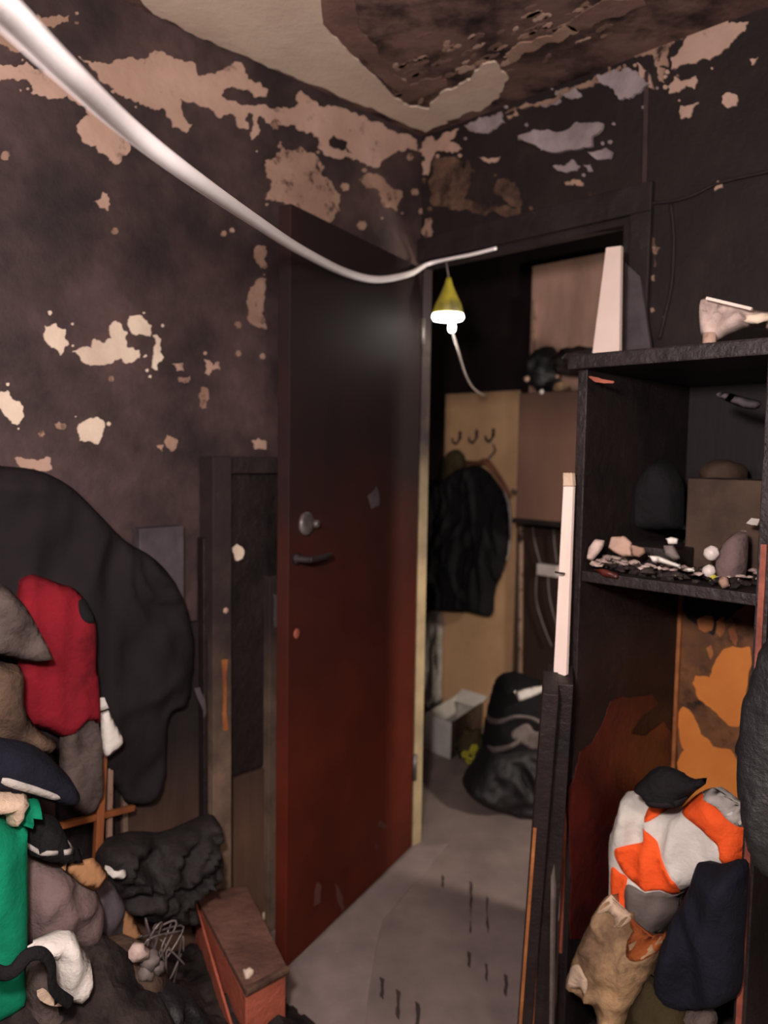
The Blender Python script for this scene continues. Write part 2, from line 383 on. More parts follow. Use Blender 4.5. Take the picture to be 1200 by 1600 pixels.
def soft(name, pts, fr, m, bulge=0.05, R=None, back=0.35, fold=0.012, ff=(14, 5), parent=None, panels=(), label=None, cat=None, res=0.010, seed=0, group=None, round_=True):
    o, s, up, n, h = fr
    def to2(px):
        v = h(*px) - o; return (v.dot(s), v.dot(up))
    src = rounded(pts) if round_ else list(pts)
    poly = [to2(p) for p in src]
    xs = [p[0] for p in poly]; ys = [p[1] for p in poly]
    size = min(max(xs) - min(xs), max(ys) - min(ys)); R = R or size * 0.45
    res = max(res, size / 60)
    def height(X, Y, side):
        d, _, _ = near(poly, X, Y); k = np.clip(d / R, 0, 1)
        prof = np.sqrt(1 - (1 - k) ** 2)
        k2_ = np.clip(d / (R * .3), 0, 1); prof = .5 * prof + .5 * np.sqrt(1 - (1 - k2_) ** 2)
        if side < 0: return -bulge * back * prof
        F1 = np.zeros(X.shape)
        it = np.nditer([X, Y], flags=['multi_index'])
        for x, y in it:
            x = float(x); y = float(y)
            wv = noise.noise(Vector((x * 3 + seed, y * 3, seed))) * 1.5
            v1 = noise.noise(Vector((x * ff[0] + wv * 2, y * ff[1] + wv, seed * 5.7)))
            v2 = noise.noise(Vector((x * ff[0] * 2.3, y * ff[1] * 2.3 + wv, seed * 1.7 + 4)))
            F1[it.multi_index] = (1 - abs(v1) * 2.4) * 0.7 + v2 * 0.5
        return bulge * prof + fold * 1.7 * F1 * np.clip(d / (R * 0.35), 0, 1)
    def onsurf(px):
        r = ray(*px); off = bulge * .85
        p = CAM + r * ((o + n * off - CAM).dot(n) / r.dot(n)) - o
        a_, b_ = p.dot(s), p.dot(up)
        return (a_, b_)
    def build(pol, lift, thin):
        px = [p[0] for p in pol]; py = [p[1] for p in pol]
        nx = int((max(px) - min(px)) / res) + 3; ny = int((max(py) - min(py)) / res) + 3
        gx = (math.floor(min(px) / res) - .5 + np.arange(nx + 1)) * res; gy = (math.floor(min(py) / res) - .5 + np.arange(ny + 1)) * res
        CX, CY = np.meshgrid(gx[:-1] + res / 2, gy[:-1] + res / 2, indexing='ij')
        cell = inside(pol, CX, CY)
        X, Y = np.meshgrid(gx, gy, indexing='ij')
        used = np.zeros(X.shape, bool); cnt = np.zeros(X.shape, int)
        for di in (0, 1):
            for dj in (0, 1): cnt[di:di + cell.shape[0], dj:dj + cell.shape[1]] += cell
        used = cnt > 0; edge = used & (cnt < 4)
        d, bx, by = near(pol, X, Y)
        X = np.where(edge, bx, X); Y = np.where(edge, by, Y)
        if thin:
            out = ~inside(poly, X, Y); _, ox, oy = near(poly, X, Y); X = np.where(out & used, ox, X); Y = np.where(out & used, oy, Y)
        Hf = height(X, Y, 1) + lift
        Hb = (Hf - 0.006) if thin else height(X, Y, -1)
        bm = bmesh.new(); fv = {}; bv = {}
        for i, j in zip(*np.nonzero(used)):
            base = o + s * float(X[i, j]) + up * float(Y[i, j])
            fv[i, j] = bm.verts.new(base + n * float(Hf[i, j]))
            if thin: bv[i, j] = bm.verts.new(base + n * float(Hb[i, j]))
            else: bv[i, j] = fv[i, j] if edge[i, j] else bm.verts.new(base + n * float(Hb[i, j]))
        cells = set(zip(*[a.tolist() for a in np.nonzero(cell)]))
        for i, j in cells:
            c4 = [(i, j), (i + 1, j), (i + 1, j + 1), (i, j + 1)]
            try: bm.faces.new([fv[c] for c in c4])
            except ValueError: pass
            try: bm.faces.new([bv[c] for c in reversed(c4)])
            except ValueError: pass
            if thin:
                for (e0, e1), nb in zip(((0, 1), (1, 2), (2, 3), (3, 0)), ((i, j - 1), (i + 1, j), (i, j + 1), (i - 1, j))):
                    if nb not in cells:
                        try: bm.faces.new((fv[c4[e1]], fv[c4[e0]], bv[c4[e0]], bv[c4[e1]]))
                        except ValueError: pass
        return bm
    bm = build(poly, 0, False)
    if panels or parent is not None:
        if parent is None:
            lo = min(v.co.z for v in bm.verts); cc = sum((v.co for v in bm.verts), Vector()) / len(bm.verts)
            t = thing(name, (cc.x, cc.y, lo), label, cat, group)
            link('body', bm, m, t, True)
            for pn, pp, pm in panels:
                pol2 = [onsurf(p) for p in (rounded(pp) if round_ else pp)]
                link(pn, build(pol2, 0.003, True), pm, t, True)
            return t
        return link(name, bm, m, parent, True)
    return one(name, bm, m, label, cat, group, smooth=True)

# ================================================================== SETTING
AR, BR = 4.2, 3.6            # room extents along the two walls
HB0, HB1 = -1.6, 2.4         # hall extents along the doorway wall
D0 = 0.010                   # doorway from b = D0
D1 = ab(hitB(975, 700))[1]
DH = ab(hitB(700, 402))[2]
print('door opening', D0, D1, DH, 'ceiling at 1010', [round(v, 3) for v in ab(hitB(1010, 95))])
bmf = bmesh.new(); boxab(HALL - 0.1, AR, HB0 - .1, BR, -0.1, 0.0, bm=bmf)
floor = struct('floor', bmf, M['floor'])
ceiling = struct('ceiling', boxab(0, AR, 0, BR, HC, HC + 0.1), M['ceiling'])
struct('ceiling_hall', boxab(HALL, 0, HB0, HB1, HC, HC + 0.1), M['hall_ceiling'])
wall_left = struct('wall_left', boxab(0, AR, -0.1, 0, 0, HC + .1), M['soot_wall'])
bw = bmesh.new()
boxab(-WT, 0, HB0, D0, 0, HC, bm=bw)
boxab(-WT, 0, D0, D1, DH, HC, bm=bw)
boxab(-WT, 0, D1, BR, 0, HC, bm=bw)
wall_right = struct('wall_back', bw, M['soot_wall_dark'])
struct('wall_front', boxab(AR, AR + .1, -.1, BR + .1, 0, HC + .1), M['soot_wall'])
struct('wall_right', boxab(-.1, AR + .1, BR, BR + .1, 0, HC + .1), M['soot_wall'])
wall_hall = struct('wall_hall', boxab(HALL - .1, HALL, HB0, HB1, 0, HC + .1), M['hall_wall'])
struct('wall_hall_left', boxab(HALL, -WT, HB0 - .1, HB0, 0, HC + .1), M['hall_wall'])
struct('wall_hall_right', boxab(HALL, -WT, HB1, HB1 + .1, 0, HC + .1), M['hall_wall'])
# lining and casing of the doorway
struct('trim_1', boxab(-WT - .004, .004, D0, D0 + .010, 0, DH, .002), M['door_edge'])
struct('trim_2', boxab(-.036, .006, D0 + .010, D1, DH - .02, DH, .002), M['frame_dark'])
struct('trim_3', boxab(-WT - .004, .012, D1 - .02, D1, 0, DH - .02, .002), M['frame_dark'])
bt = boxab(.0, .02, D0 - .02, D1 + .06, DH, DH + .075, .004); struct('trim_4', bt, M['frame_dark'])
bt = boxab(.0, .02, D1, D1 + .06, 0, DH, .004); struct('trim_5', bt, M['frame_dark'])
# seam bead running down the doorway wall
s0 = hitB(1012, 112, .004); s1 = hitB(1003, 530, .004)
struct('trim_6', beam(s1, s0, .012, .012, V), M['soot_wall'])
# lighter lino edge beside the door
def lino(pts): return [hitz(x, y) for x, y in pts]
bl = bmesh.new(); L1 = [hitz(x, y, 0.003) for x, y in [(452, 1516), (560, 1408), (650, 1322), (700, 1318), (628, 1402), (597, 1440), (586, 1490), (575, 1560), (568, 1640), (440, 1640)]]
f = bl.faces.new([bl.verts.new(p) for p in L1]); r_ = bmesh.ops.extrude_face_region(bl, geom=[f]); bmesh.ops.translate(bl, verts=[v for v in r_['geom'] if isinstance(v, bmesh.types.BMVert)], vec=(0, 0, -.003))
lino_strip = link('lino_strip', bl, mat('lino_edge', (148, 133, 129), (126, 113, 110), 6, 0.5, 0.1, 50, 0.3, world=True), floor)
for (x, y, ln, wd) in [(736, 1400, 46, 5), (735, 1440, 40, 3), (733, 1500, 26, 6), (790, 1540, 36, 6), (597, 1545, 36, 8), (622, 1570, 50, 8), (652, 1590, 50, 7), (762, 1430, 60, 3), (760, 1520, 30, 4), (545, 1535, 40, 3), (568, 1560, 30, 5), (692, 1378, 20, 4), (466, 1592, 30, 7)]:
    rr = random.Random(x)
    pts = [(x - wd * .5, y - ln / 2), (x + wd * .5, y - ln * .4), (x + wd * .4, y + ln * .2), (x + wd * .2, y + ln / 2), (x - wd * .5, y + ln * .3), (x - wd * .2, y)]
    patch(floor, pts, lambda a, b: hitz(a, b, 0.0), Z, M['scuff'], 0.0015, .08, 2, 'floor_scuff')

# ---- the red door
HL = P(.02, D0 + .018, 0); LT = hitz(447, 1516)
dd = (LT - HL).normalized(); dn = Vector((-dd.y, dd.x, 0))
if dn.dot(V) < 0: dn = -dn                  # towards the room
door = thing('door_1', HL, None, None); props(door, kind='structure')
bm = bmesh.new(); wdt = (LT - HL).length
def dp(t, n, z): return HL + dd * t + dn * n + Z * z
def dbox(t0, t1, n0, n1, z0, z1, bev=0.0, bm=None):
    bm = bm or bmesh.new()
    return box8(bm, [dp(t0, n0, z0), dp(t1, n0, z0), dp(t1, n1, z0), dp(t0, n1, z0), dp(t0, n0, z1), dp(t1, n0, z1), dp(t1, n1, z1), dp(t0, n1, z1)], bev)
link('door_leaf', dbox(0, wdt, -.038, 0, .006, DH - .025, .003), M['door'], door)
def hitD(x, y, n=0.0):
    r = ray(x, y); return CAM + r * ((HL + dn * n - CAM).dot(dn) / r.dot(dn))
lk = link('lock_rosette', lathe(hitD(477, 818), dn, [(.032, 0), (.032, .006), (.026, .012), (.012, .014)]), M['metal_dull'], door, True)
link('thumb_turn', lathe(hitD(487, 818), dn, [(.011, 0), (.011, .02), (.007, .024)], 12), M['metal_dull'], lk, True)
hx = hitD(462, 873)
hb = lathe(hx, dn, [(.016, 0), (.016, .008), (.009, .012), (.009, .045)], 14)
tube([hx + dn * .042, hx + dn * .045 - dd * .05, hx + dn * .045 - dd * .10 + Z * .004], [.009, .0085, .007], 8, hb)
link('door_handle', hb, M['frame_dark'], door, True)
link('keyhole_plate', lathe(hitD(463, 990), dn, [(.014, 0), (.014, .004), (.005, .006)], 14), M['red_edge'], door, True)
for zz in (.25, 1.75):
    link('hinge', tube([HL + dn * .006 + Z * zz, HL + dn * .006 + Z * (zz + .09)], .008, 8), M['metal_dull'], door, True)
for pts in ([(588, 760), (592, 790), (580, 795), (574, 775)], [(522, 1380), (528, 1384), (538, 1420), (534, 1424), (526, 1400)], [(594, 1282), (604, 1290), (600, 1296), (590, 1290)], [(586, 1318), (592, 1322), (588, 1330)], [(496, 1378), (502, 1384), (500, 1410), (490, 1416)]):
    patch(door, pts, hitD, dn, M['grey_sheet'] if pts[0][0] == 588 else mat('door_scratch', (96, 62, 52)), 0.0012, .1, 2, 'scratch_mark')

# ---- plaster patches
def flecks(fn, pts, m, th, k0=.10, seed=0):
    r5 = random.Random(int(pts[0][0] * 7 + pts[0][1]))
    L_ = sum(math.dist(pts[i], pts[(i + 1) % len(pts)]) for i in range(len(pts)))
    if L_ < 90: return
    cx = sum(p[0] for p in pts) / len(pts); cy = sum(p[1] for p in pts) / len(pts)
    for k in range(min(9, int(L_ / 55))):
        p = r5.choice(pts); dx, dy = p[0] - cx, p[1] - cy; dl = math.hypot(dx, dy) + 1
        e = r5.uniform(5, 16); x = p[0] + dx / dl * e + r5.gauss(0, 4); y = p[1] + dy / dl * e + r5.gauss(0, 4); r = r5.uniform(1.2, 3.8)
        fn([(x + math.cos(g) * r * r5.uniform(.7, 1.4), y + math.sin(g) * r) for g in [q_ * math.pi / 2.5 for q_ in range(5)]], m, th)
PA = lambda pts, m='plaster', th=.003, amp=.24, lv=4: (patch(wall_left, pts, lambda x, y: hitA(x, y), V, M[m], th, amp, lv), flecks(lambda p_, m_, t_: patch(wall_left, p_, lambda x, y: hitA(x, y), V, M[m_], t_, .2, 1), pts, m, th * .5))
PB = lambda pts, m='plaster', th=.003, amp=.22, lv=4, curl=0: (patch(wall_right, pts, lambda x, y: hitB(x, y), U, M[m], th, amp, lv, curl=curl), flecks(lambda p_, m_, t_: patch(wall_right, p_, lambda x, y: hitB(x, y), U, M[m_], t_, .2, 1), pts, m, .001))
PC = lambda pts, m='plaster', th=.003, amp=.16, lv=3: patch(ceiling, pts, lambda x, y: hitz(x, y, HC), -Z, M[m], th, amp, lv)

def K(ox, oy, sc, pts): return [(ox + x * sc, oy + y * sc) for x, y in pts]
k1 = lambda pts: K(0, 0, .5, pts); k2 = lambda pts: K(600, 0, .5, pts); k3 = lambda pts: K(0, 400, .375, pts)
k4 = lambda pts: K(0, 800, .375, pts); k5 = lambda pts: K(0, 1200, .375, pts)
# ceiling
PC([(150, -60), (90, -260), (180, -200), (196, -30), (235, 14), (285, 42), (330, 62), (420, 104), (480, 128), (560, 160), (640, 196), (664, 205), (700, 190), (690, 170), (640, 165), (606, 140), (596, 128), (560, 92), (530, 62), (505, 38), (498, -30), (520, -120), (470, -230), (330, -180), (260, -320)], 'plaster_ceiling', .004, .10)
PC([(500, -30), (505, 36), (540, 62), (575, 96), (606, 130), (640, 158), (700, 132), (690, 118), (640, 132), (612, 112), (588, 70), (560, 40), (545, -30)], 'plaster_dull2', .0025, .14)
PC([(655, 196), (690, 188), (745, 172), (778, 152), (795, 120), (776, 96), (752, 100), (735, 122), (700, 138), (672, 160)], 'plaster_ceiling', .005)
PC([(796, 96), (820, 80), (880, 62), (905, 48), (880, 40), (850, 56), (812, 66), (790, 84)], 'plaster_warm')
PC([(902, 48), (940, 30), (1010, 6), (1000, -10), (940, 0), (905, 22), (880, 38)], 'plaster_dull2')
rr = random.Random(3)
for i in range(95):
    t = rr.random(); x = 610 + t * 380; y = 150 - t * 140 + rr.gauss(-18, 26)
    if y > 196 - (x - 661) * .34 - 8: continue
    w_ = rr.uniform(4, 15); h_ = rr.uniform(2, 5); a = -.38
    pts = [(x + math.cos(g) * w_ - math.sin(g) * h_ * .2, y + math.sin(g) * h_ + math.cos(g) * w_ * a) for g in [k * math.pi / 3.5 for k in range(7)]]
    PC(pts, rr.choice(['plaster_warm', 'plaster_dull2', 'plaster_dull2', 'plaster']), .001, .2, 2)
# left wall
PA([(58, 22), (75, 30), (108, 25), (106, 35), (72, 44), (60, 40)], 'plaster_warm')
PA([(-10, 42), (20, 55), (42, 75), (22, 82), (-10, 74)], 'plaster_warm')
PA([(122, 88), (165, 100), (215, 95), (240, 80), (258, 85), (285, 95), (305, 100), (308, 118), (345, 110), (380, 103), (388, 125), (418, 140), (415, 152), (400, 153), (385, 140), (350, 140), (345, 150), (375, 165), (430, 170), (462, 166), (470, 142), (520, 166), (560, 182), (600, 198), (650, 219), (652, 236), (625, 236), (606, 246), (590, 262), (560, 250), (505, 240), (498, 215), (470, 205), (430, 192), (404, 182), (402, 212), (393, 219), (396, 180), (388, 176), (388, 202), (370, 198), (365, 180), (345, 185), (310, 165), (280, 155), (285, 180), (300, 195), (290, 208), (270, 200), (255, 170), (225, 165), (205, 155), (180, 145), (160, 130), (145, 110)])
PA([(-10, 98), (20, 105), (40, 97), (50, 105), (90, 115), (110, 130), (140, 140), (160, 150), (190, 180), (205, 205), (195, 208), (203, 235), (185, 257), (170, 250), (160, 240), (135, 225), (120, 195), (140, 182), (135, 165), (105, 150), (90, 155), (48, 145), (42, 125), (15, 125), (-10, 130)])
PA([(415, 250), (440, 235), (470, 230), (490, 240), (500, 275), (525, 300), (530, 330), (515, 360), (480, 355), (450, 345), (440, 315), (415, 312), (425, 285)], 'plaster_warm', .004)
PA([(145, 315), (160, 300), (170, 310), (168, 330), (155, 325)], 'plaster')
PA([(575, 270), (600, 280), (625, 298), (620, 330), (605, 325), (588, 295), (560, 282)], 'plaster_warm')
PA([(520, 212), (540, 222), (548, 240), (530, 234), (512, 222)], 'frame_dark', .006)
for (x, y, r) in [(179, 361, 6), (349, 365, 5), (362, 360, 4), (565, 352, 8), (538, 292, 7), (430, 195, 9), (242, 243, 4), (372, 552, 5), (410, 557, 5), (98, 666, 5), (64, 678, 6), (372, 508, 6), (320, 552, 3), (173, 592, 5), (8, 244, 8), (640, 245, 6), (648, 300, 6), (658, 330, 5)]:
    PA([(x + math.cos(g) * r * .9, y + math.sin(g) * r) for g in [k * math.pi / 3 for k in range(6)]], 'plaster_warm' if r > 4 else 'plaster', .003, .25, 2)
for p, m_ in [([(185, 290), (230, 280), (270, 305), (285, 370), (250, 415), (200, 370), (180, 335)], 'plaster_pale'),
          ([(300, 400), (340, 380), (380, 385), (390, 345), (430, 365), (465, 340), (455, 290), (480, 270), (530, 320), (525, 380), (580, 395), (580, 425), (510, 440), (500, 425), (460, 450), (400, 455), (340, 440)], 'plaster_pale'),
          ([(540, 250), (590, 250), (630, 290), (625, 335), (550, 325)], 'plaster_pale'), ([(635, 330), (670, 345), (680, 420), (655, 475), (630, 465), (640, 400)], 'plaster_pale'),
          ([(715, 450), (760, 445), (765, 480), (735, 480)], 'plaster'), ([(740, 505), (790, 500), (785, 525), (745, 525)], 'plaster_warm'), ([(850, 430), (870, 435), (885, 460), (910, 440), (915, 475), (880, 475), (870, 498), (852, 490)], 'plaster'),
          ([(840, 545), (862, 550), (858, 635), (830, 630)], 'plaster_warm'), ([(-20, 590), (30, 560), (55, 600), (95, 625), (98, 670), (70, 705), (35, 680), (5, 640)], 'plaster_pale'),
          ([(320, 720), (345, 690), (400, 670), (435, 710), (405, 785), (330, 770)], 'plaster_pale'), ([(695, 745), (740, 770), (710, 815), (690, 790)], 'plaster_warm'), ([(650, 790), (680, 785), (675, 815)], 'plaster_warm'),
          ([(1045, 770), (1105, 770), (1105, 808), (1060, 805)], 'plaster'), ([(60, 840), (130, 845), (210, 840), (215, 890), (110, 890), (70, 865)], 'plaster'),
          ([(1065, -40), (1105, -40), (1105, 55), (1085, 50), (1065, 15)], 'plaster_warm'), ([(1090, 90), (1108, 95), (1110, 305), (1065, 295), (1030, 250), (1032, 180), (1060, 120)], 'plaster_warm'),
          ([(225, 700), (245, 690), (275, 705), (265, 725), (240, 720)], 'plaster_warm')]:
    PA(k3(p), m_, .003, .2)
# doorway wall
PB(k2([(90, 446), (150, 425), (160, 440), (210, 415), (235, 402), (205, 440), (245, 465), (215, 480), (160, 475), (150, 500), (140, 550), (120, 545), (130, 490), (110, 462)]))
PB(k2([(160, 490), (270, 500), (275, 560), (250, 620), (310, 640), (430, 650), (430, 690), (300, 670), (150, 640), (145, 560)]), 'plaster_dull')
PB(k2([(360, 560), (410, 570), (432, 640), (390, 640), (345, 600)]), 'plaster_dull')
PB(k2([(130, 690), (145, 680), (150, 740), (130, 745)]), 'plaster_warm')
PB(k2([(135, 790), (160, 780), (150, 830), (120, 835)]), 'plaster_dull')
PB(k2([(255, 392), (300, 368), (370, 350), (382, 385), (350, 405), (280, 412)]), 'flake', .006)
PB(k2([(385, 362), (415, 350), (420, 362), (392, 374)]), 'plaster_warm')
PB(k2([(540, 285), (600, 268), (620, 300), (580, 310), (535, 295)]), 'flake')
PB(k2([(485, 328), (550, 305), (555, 315), (500, 335)]), 'flake')
PB(k2([(380, 355), (560, 282), (700, 228), (742, 208), (745, 216), (700, 240), (560, 295), (480, 335), (430, 342)]), 'plaster_warm', .006)
PB(k2([(675, 240), (720, 224), (800, 230), (840, 270), (780, 310), (740, 315), (720, 280), (680, 258)]), 'flake', .008, curl=.01)
PB(k2([(795, 200), (830, 230), (842, 280), (818, 262), (802, 225)]), 'plaster', .010)
PB(k2([(435, 435), (480, 410), (560, 415), (610, 385), (700, 395), (695, 415), (660, 435), (665, 465), (540, 480), (490, 465)]), 'flake', .010, .10, curl=.02)
PB(k2([(645, 480), (700, 465), (722, 480), (715, 500), (670, 502)]), 'flake', .008, .1, curl=.01)
PB(k2([(530, 520), (590, 500), (615, 520), (605, 535), (560, 537)]), 'flake', .006)
PB(k2([(625, 515), (645, 515), (655, 535), (640, 538)]), 'flake')
PB(k2([(565, 570), (625, 572), (625, 582), (570, 580)]), 'plaster_warm')
PB(k2([(295, 490), (365, 490), (350, 508), (310, 500)]), 'plaster')
PB(k2([(640, 600), (780, 610), (800, 680), (700, 690), (650, 650)]), 'plaster_dull', .001)
for p in ([(690, 195), (740, 160), (790, 180), (840, 170), (850, 210), (890, 210), (890, 150), (910, 130), (900, 100), (885, 60), (840, 80), (780, 100), (740, 115), (700, 130), (672, 160)],
          [(900, 218), (900, 180), (930, 150), (950, 110), (930, 80), (960, 50), (1000, 20), (1060, -10), (1070, 50), (1080, 75), (1140, 70), (1130, 100), (1060, 160), (1020, 190)],
          [(890, 270), (910, 240), (930, 255), (975, 238), (970, 280), (945, 255), (920, 290), (893, 295)], [(930, 330), (985, 320), (965, 350), (955, 370), (928, 372)],
          [(1060, 300), (1080, 290), (1105, 300), (1105, 330), (1075, 340), (1058, 325)], [(1145, 185), (1170, 180), (1150, 205)], [(1045, 565), (1062, 590), (1035, 598)],
          [(805, 690), (820, 680), (830, 715), (808, 720)], [(810, 790), (825, 750), (840, 775), (815, 785)], [(840, 770), (865, 775), (855, 795), (842, 790)], [(805, 630), (825, 625), (822, 655), (806, 660)],
          [(855, 210), (880, 215), (880, 260), (862, 255)]):
    PB(k2(p), 'plaster' if p[0][1] > 60 and p[0][0] > 880 else 'plaster_warm', .004, .2)
for p in ([(450, 325), (475, 310), (490, 345), (465, 385), (448, 370)], [(515, 310), (538, 300), (540, 335), (520, 330)], [(512, 500), (530, 490), (538, 510), (520, 522)], [(585, 545), (600, 540), (600, 565), (588, 565)], [(515, 60), (540, 90), (545, 250), (530, 250)]):
    PB(K(880, 350, .2667, p), 'plaster_warm' if p[0][0] != 515 or p[0][1] > 100 else 'plaster_dull', .003, .15)

# ================================================================== LEFT SIDE
# charred panelled cupboard against the left wall
cb = thing('charred_cupboard', P(.72, .05, 0), 'tall charred wooden cupboard against the left wall beside the red door', 'cupboard')
def panelA(name, x0, x1, y0, y1, m, b0=.02, b1=.06, floorz=None, bev=.003):
    A0 = ab(hitA(x1, (y0 + y1) / 2, b1))[0]; A1 = ab(hitA(x0, (y0 + y1) / 2, b1))[0]
    zt = ab(hitA((x0 + x1) / 2, y0, b1))[2]; zb = floorz if floorz is not None else ab(hitA((x0 + x1) / 2, y1, b1))[2]
    return link(name, boxab(A0, A1, b0, b1, zb, zt, bev), m, cb)
panelA('upper_panel', 362, 442, 738, 1200, M['char'], .02, .045)
panelA('lower_panel', 366, 442, 1204, 1560, M['brown_ply'], .02, .05, 0.0)
panelA('top_rail', 332, 442, 714, 740, M['frame_dark'], .02, .065)
panelA('side_stile', 420, 434, 900, 1440, M['ply_batten'], .02, .07, 0.0)
panelA('post', 333, 362, 714, 1380, M['ply_batten'], .02, .085, 0.0)
panelA('back_panel', 188, 334, 980, 1360, M['brown_ply'], .01, .035, 0.0)
panelA('back_panel', 90, 188, 1000, 1360, M['char'], .01, .03, 0.0)
panelA('thin_strip', 318, 333, 840, 1360, M['char'], .03, .06, 0.0)
panelA('thin_strip', 192, 200, 1030, 1360, M['ply_batten'], .035, .05, 0.0)
for k in range(11):
    c = hitA(328.5, 896 + 37.3 * k, .062)
    link('nail', lathe(c, V, [(.005, -.004), (.0065, 0), (.005, .002), (.001, .004)], 8), M['plaster_dull'], cb, True)
link('nail', lathe(hitA(353, 954, .086), V, [(.006, -.004), (.009, 0), (.006, .003)], 8), M['plaster'], cb, True)
for p in ([(346, 1032), (356, 1030), (357, 1140), (349, 1142)], [(303, 1076), (312, 1074), (322, 1110), (318, 1124)]):
    patch(cb, p, lambda x, y: hitA(x, y, .087 if x > 340 else .062), V, M['orange_edge'] if p[0][0] > 340 else M['grey_sheet'], .001, .1, 2, 'bare_wood_scar')
patch(cb, [(362, 856), (370, 850), (381, 860), (378, 873), (368, 876)], lambda x, y: hitA(x, y, .047), V, M['plaster_pale'], .003, .15, 2, 'paint_chip')
patch(cb, [(427, 928), (437, 930), (438, 978), (429, 980)], lambda x, y: hitA(x, y, .071), V, M['grey_sheet'], .002, .1, 2, 'paint_chip')
one('charred_board', boxab(ab(hitA(288, 840, .04))[0], ab(hitA(218, 840, .04))[0], .0, .04, .75, ab(hitA(250, 824, .04))[2], .004), M['grey_sheet'], 'small grey charred board with flat top behind the black clothes', 'board')

# clothes hanging on the left wall
soft('black_jacket', [(-60, 725), (0, 728), (60, 735), (110, 760), (150, 798), (196, 845), (235, 868), (270, 905), (296, 965), (300, 1040), (290, 1100), (262, 1120), (258, 1200), (240, 1250), (200, 1256), (180, 1230), (120, 1190), (40, 1160), (-60, 1120)],
     frameA(.07), M['black_soft'], .035, .10, .9, .016, (9, 2.5), label='large black jacket hanging on the sooty left wall behind the red garment', cat='jacket', seed=2)
rc = soft('red_garment', [(30, 905), (94, 912), (124, 926), (146, 966), (152, 1044), (156, 1128), (131, 1126), (105, 1152), (71, 1140), (34, 1122), (28, 1044)], frameA(.16), M['red_cloth'], .022, .05, .6, .014, (14, 3),
     panels=[('pocket_flap', [(120, 938), (143, 938), (146, 968), (124, 968)], M['black_cloth'])], label='red garment with a black tab hanging under the black jacket', cat='garment', seed=5)
soft('grey_sleeve', [(-60, 900), (0, 912), (22, 928), (45, 955), (71, 1005), (80, 1028), (49, 1034), (0, 1024), (-60, 1010)], frameA(.22), M['grey_cloth'], .04, .05, .8, .012, (12, 8), label='sooty grey sleeve end poking over the red garment', cat='garment', seed=6)
soft('white_rag', [(156, 1035), (160, 1080), (176, 1120), (194, 1158), (180, 1174), (164, 1182), (158, 1140)], frameA(.17), M['white_cloth'], .012, .02, .5, .004, (20, 6), label='white rag corner hanging beside the red garment', cat='rag', seed=7)
soft('brown_rag', [(100, 1130), (140, 1115), (158, 1140), (158, 1250), (130, 1275), (100, 1240), (92, 1180)], frameA(.15), M['grey_cloth'], .02, .04, .5, .010, (16, 5), label='scorched brown rag hanging below the red garment', cat='rag', seed=8)
soft('patterned_rag', [(-50, 1030), (10, 1036), (34, 1046), (36, 1100), (60, 1140), (90, 1160), (70, 1180), (20, 1160), (-50, 1150)], frameA(.24), M['dirty_white'] if False else M['brown_sack'], .03, .05, .6, .012, (14, 9), label='scorched beige and brown bundle at the left edge under the grey sleeve', cat='rag', seed=9)
# chair frame among the heap
ch = thing('broken_chair', hitA(150, 1500, .12), 'broken orange brown wooden chair frame behind the heap of clothes', 'chair')
link('back_post', beam(hitA(152, 1345, .13), hitA(163, 1112, .12), .018, .018, U, bev=.002), M['wood_stick'], ch)
link('back_post', beam(hitA(170, 1345, .10), hitA(172, 1180, .10), .012, .012, U, bev=.002), M['plaster_warm'], ch)
link('cross_rail', beam(hitA(95, 1290, .16), hitA(208, 1262, .09), .014, .014, Z, bev=.002), M['wood_stick'], ch)

# heap below: rubble mound that carries the rest
def mound(a0, a1, b0, b1, hf, res=.022, amp=.02, seed=0):
    bm = bmesh.new(); na = int((a1 - a0) / res); nb = int((b1 - b0) / res); g = {}
    for i in range(na + 1):
        for j in range(nb + 1):
            a = a0 + (a1 - a0) * i / na; b = b0 + (b1 - b0) * j / nb
            e = (i in (0, na) or j in (0, nb))
            z = 0.002 if e else max(.004, hf(a, b) + amp * (noise.noise(Vector((a * 14, b * 14, seed))) * 1.3 + noise.noise(Vector((a * 38, b * 38, seed + 4))) * .7))
            g[i, j] = bm.verts.new(P(a, b, z))
    for i in range(na):
        for j in range(nb): bm.faces.new((g[i, j], g[i + 1, j], g[i + 1, j + 1], g[i, j + 1]))
    bm.faces.new([g[i, 0] for i in range(na + 1)] + [g[na, j] for j in range(1, nb + 1)] + [g[i, nb] for i in range(na - 1, -1, -1)] + [g[0, j] for j in range(nb - 1, 0, -1)])
    return bm
def sm(x, a, b):
    t = max(0, min(1, (x - a) / (b - a))); return t * t * (3 - 2 * t)
one('rubble_heap', mound(.80, 2.4, .06, .95, lambda a, b: (.10 * sm(a, .80, .95) + .33 * sm(a, 1.0, 1.35)) * (1 - .85 * sm(b, .35, .95)) + .0), M['ash'],
    'mound of black ash and rubble on the floor along the left wall', 'rubble', kind='stuff')
soft('black_bundle', [(150, 1330), (200, 1300), (260, 1300), (300, 1285), (336, 1275), (338, 1360), (300, 1400), (305, 1440), (250, 1440), (200, 1430), (160, 1400)], frameA(.14), M['ash_black'], .06, .10, .8, .030, (26, 22), label='rough black charred bundle against the scorched plywood behind the box', cat='bundle', seed=12)
soft('dark_grey_cloth', [(132, 1395), (165, 1375), (186, 1400), (188, 1470), (150, 1515), (112, 1480)], frameA(.24), M['grey_sheet'], .05, .05, .8, .012, (12, 9), label='dark grey cloth between the mauve sack and the tan card sheet', cat='cloth', seed=13)
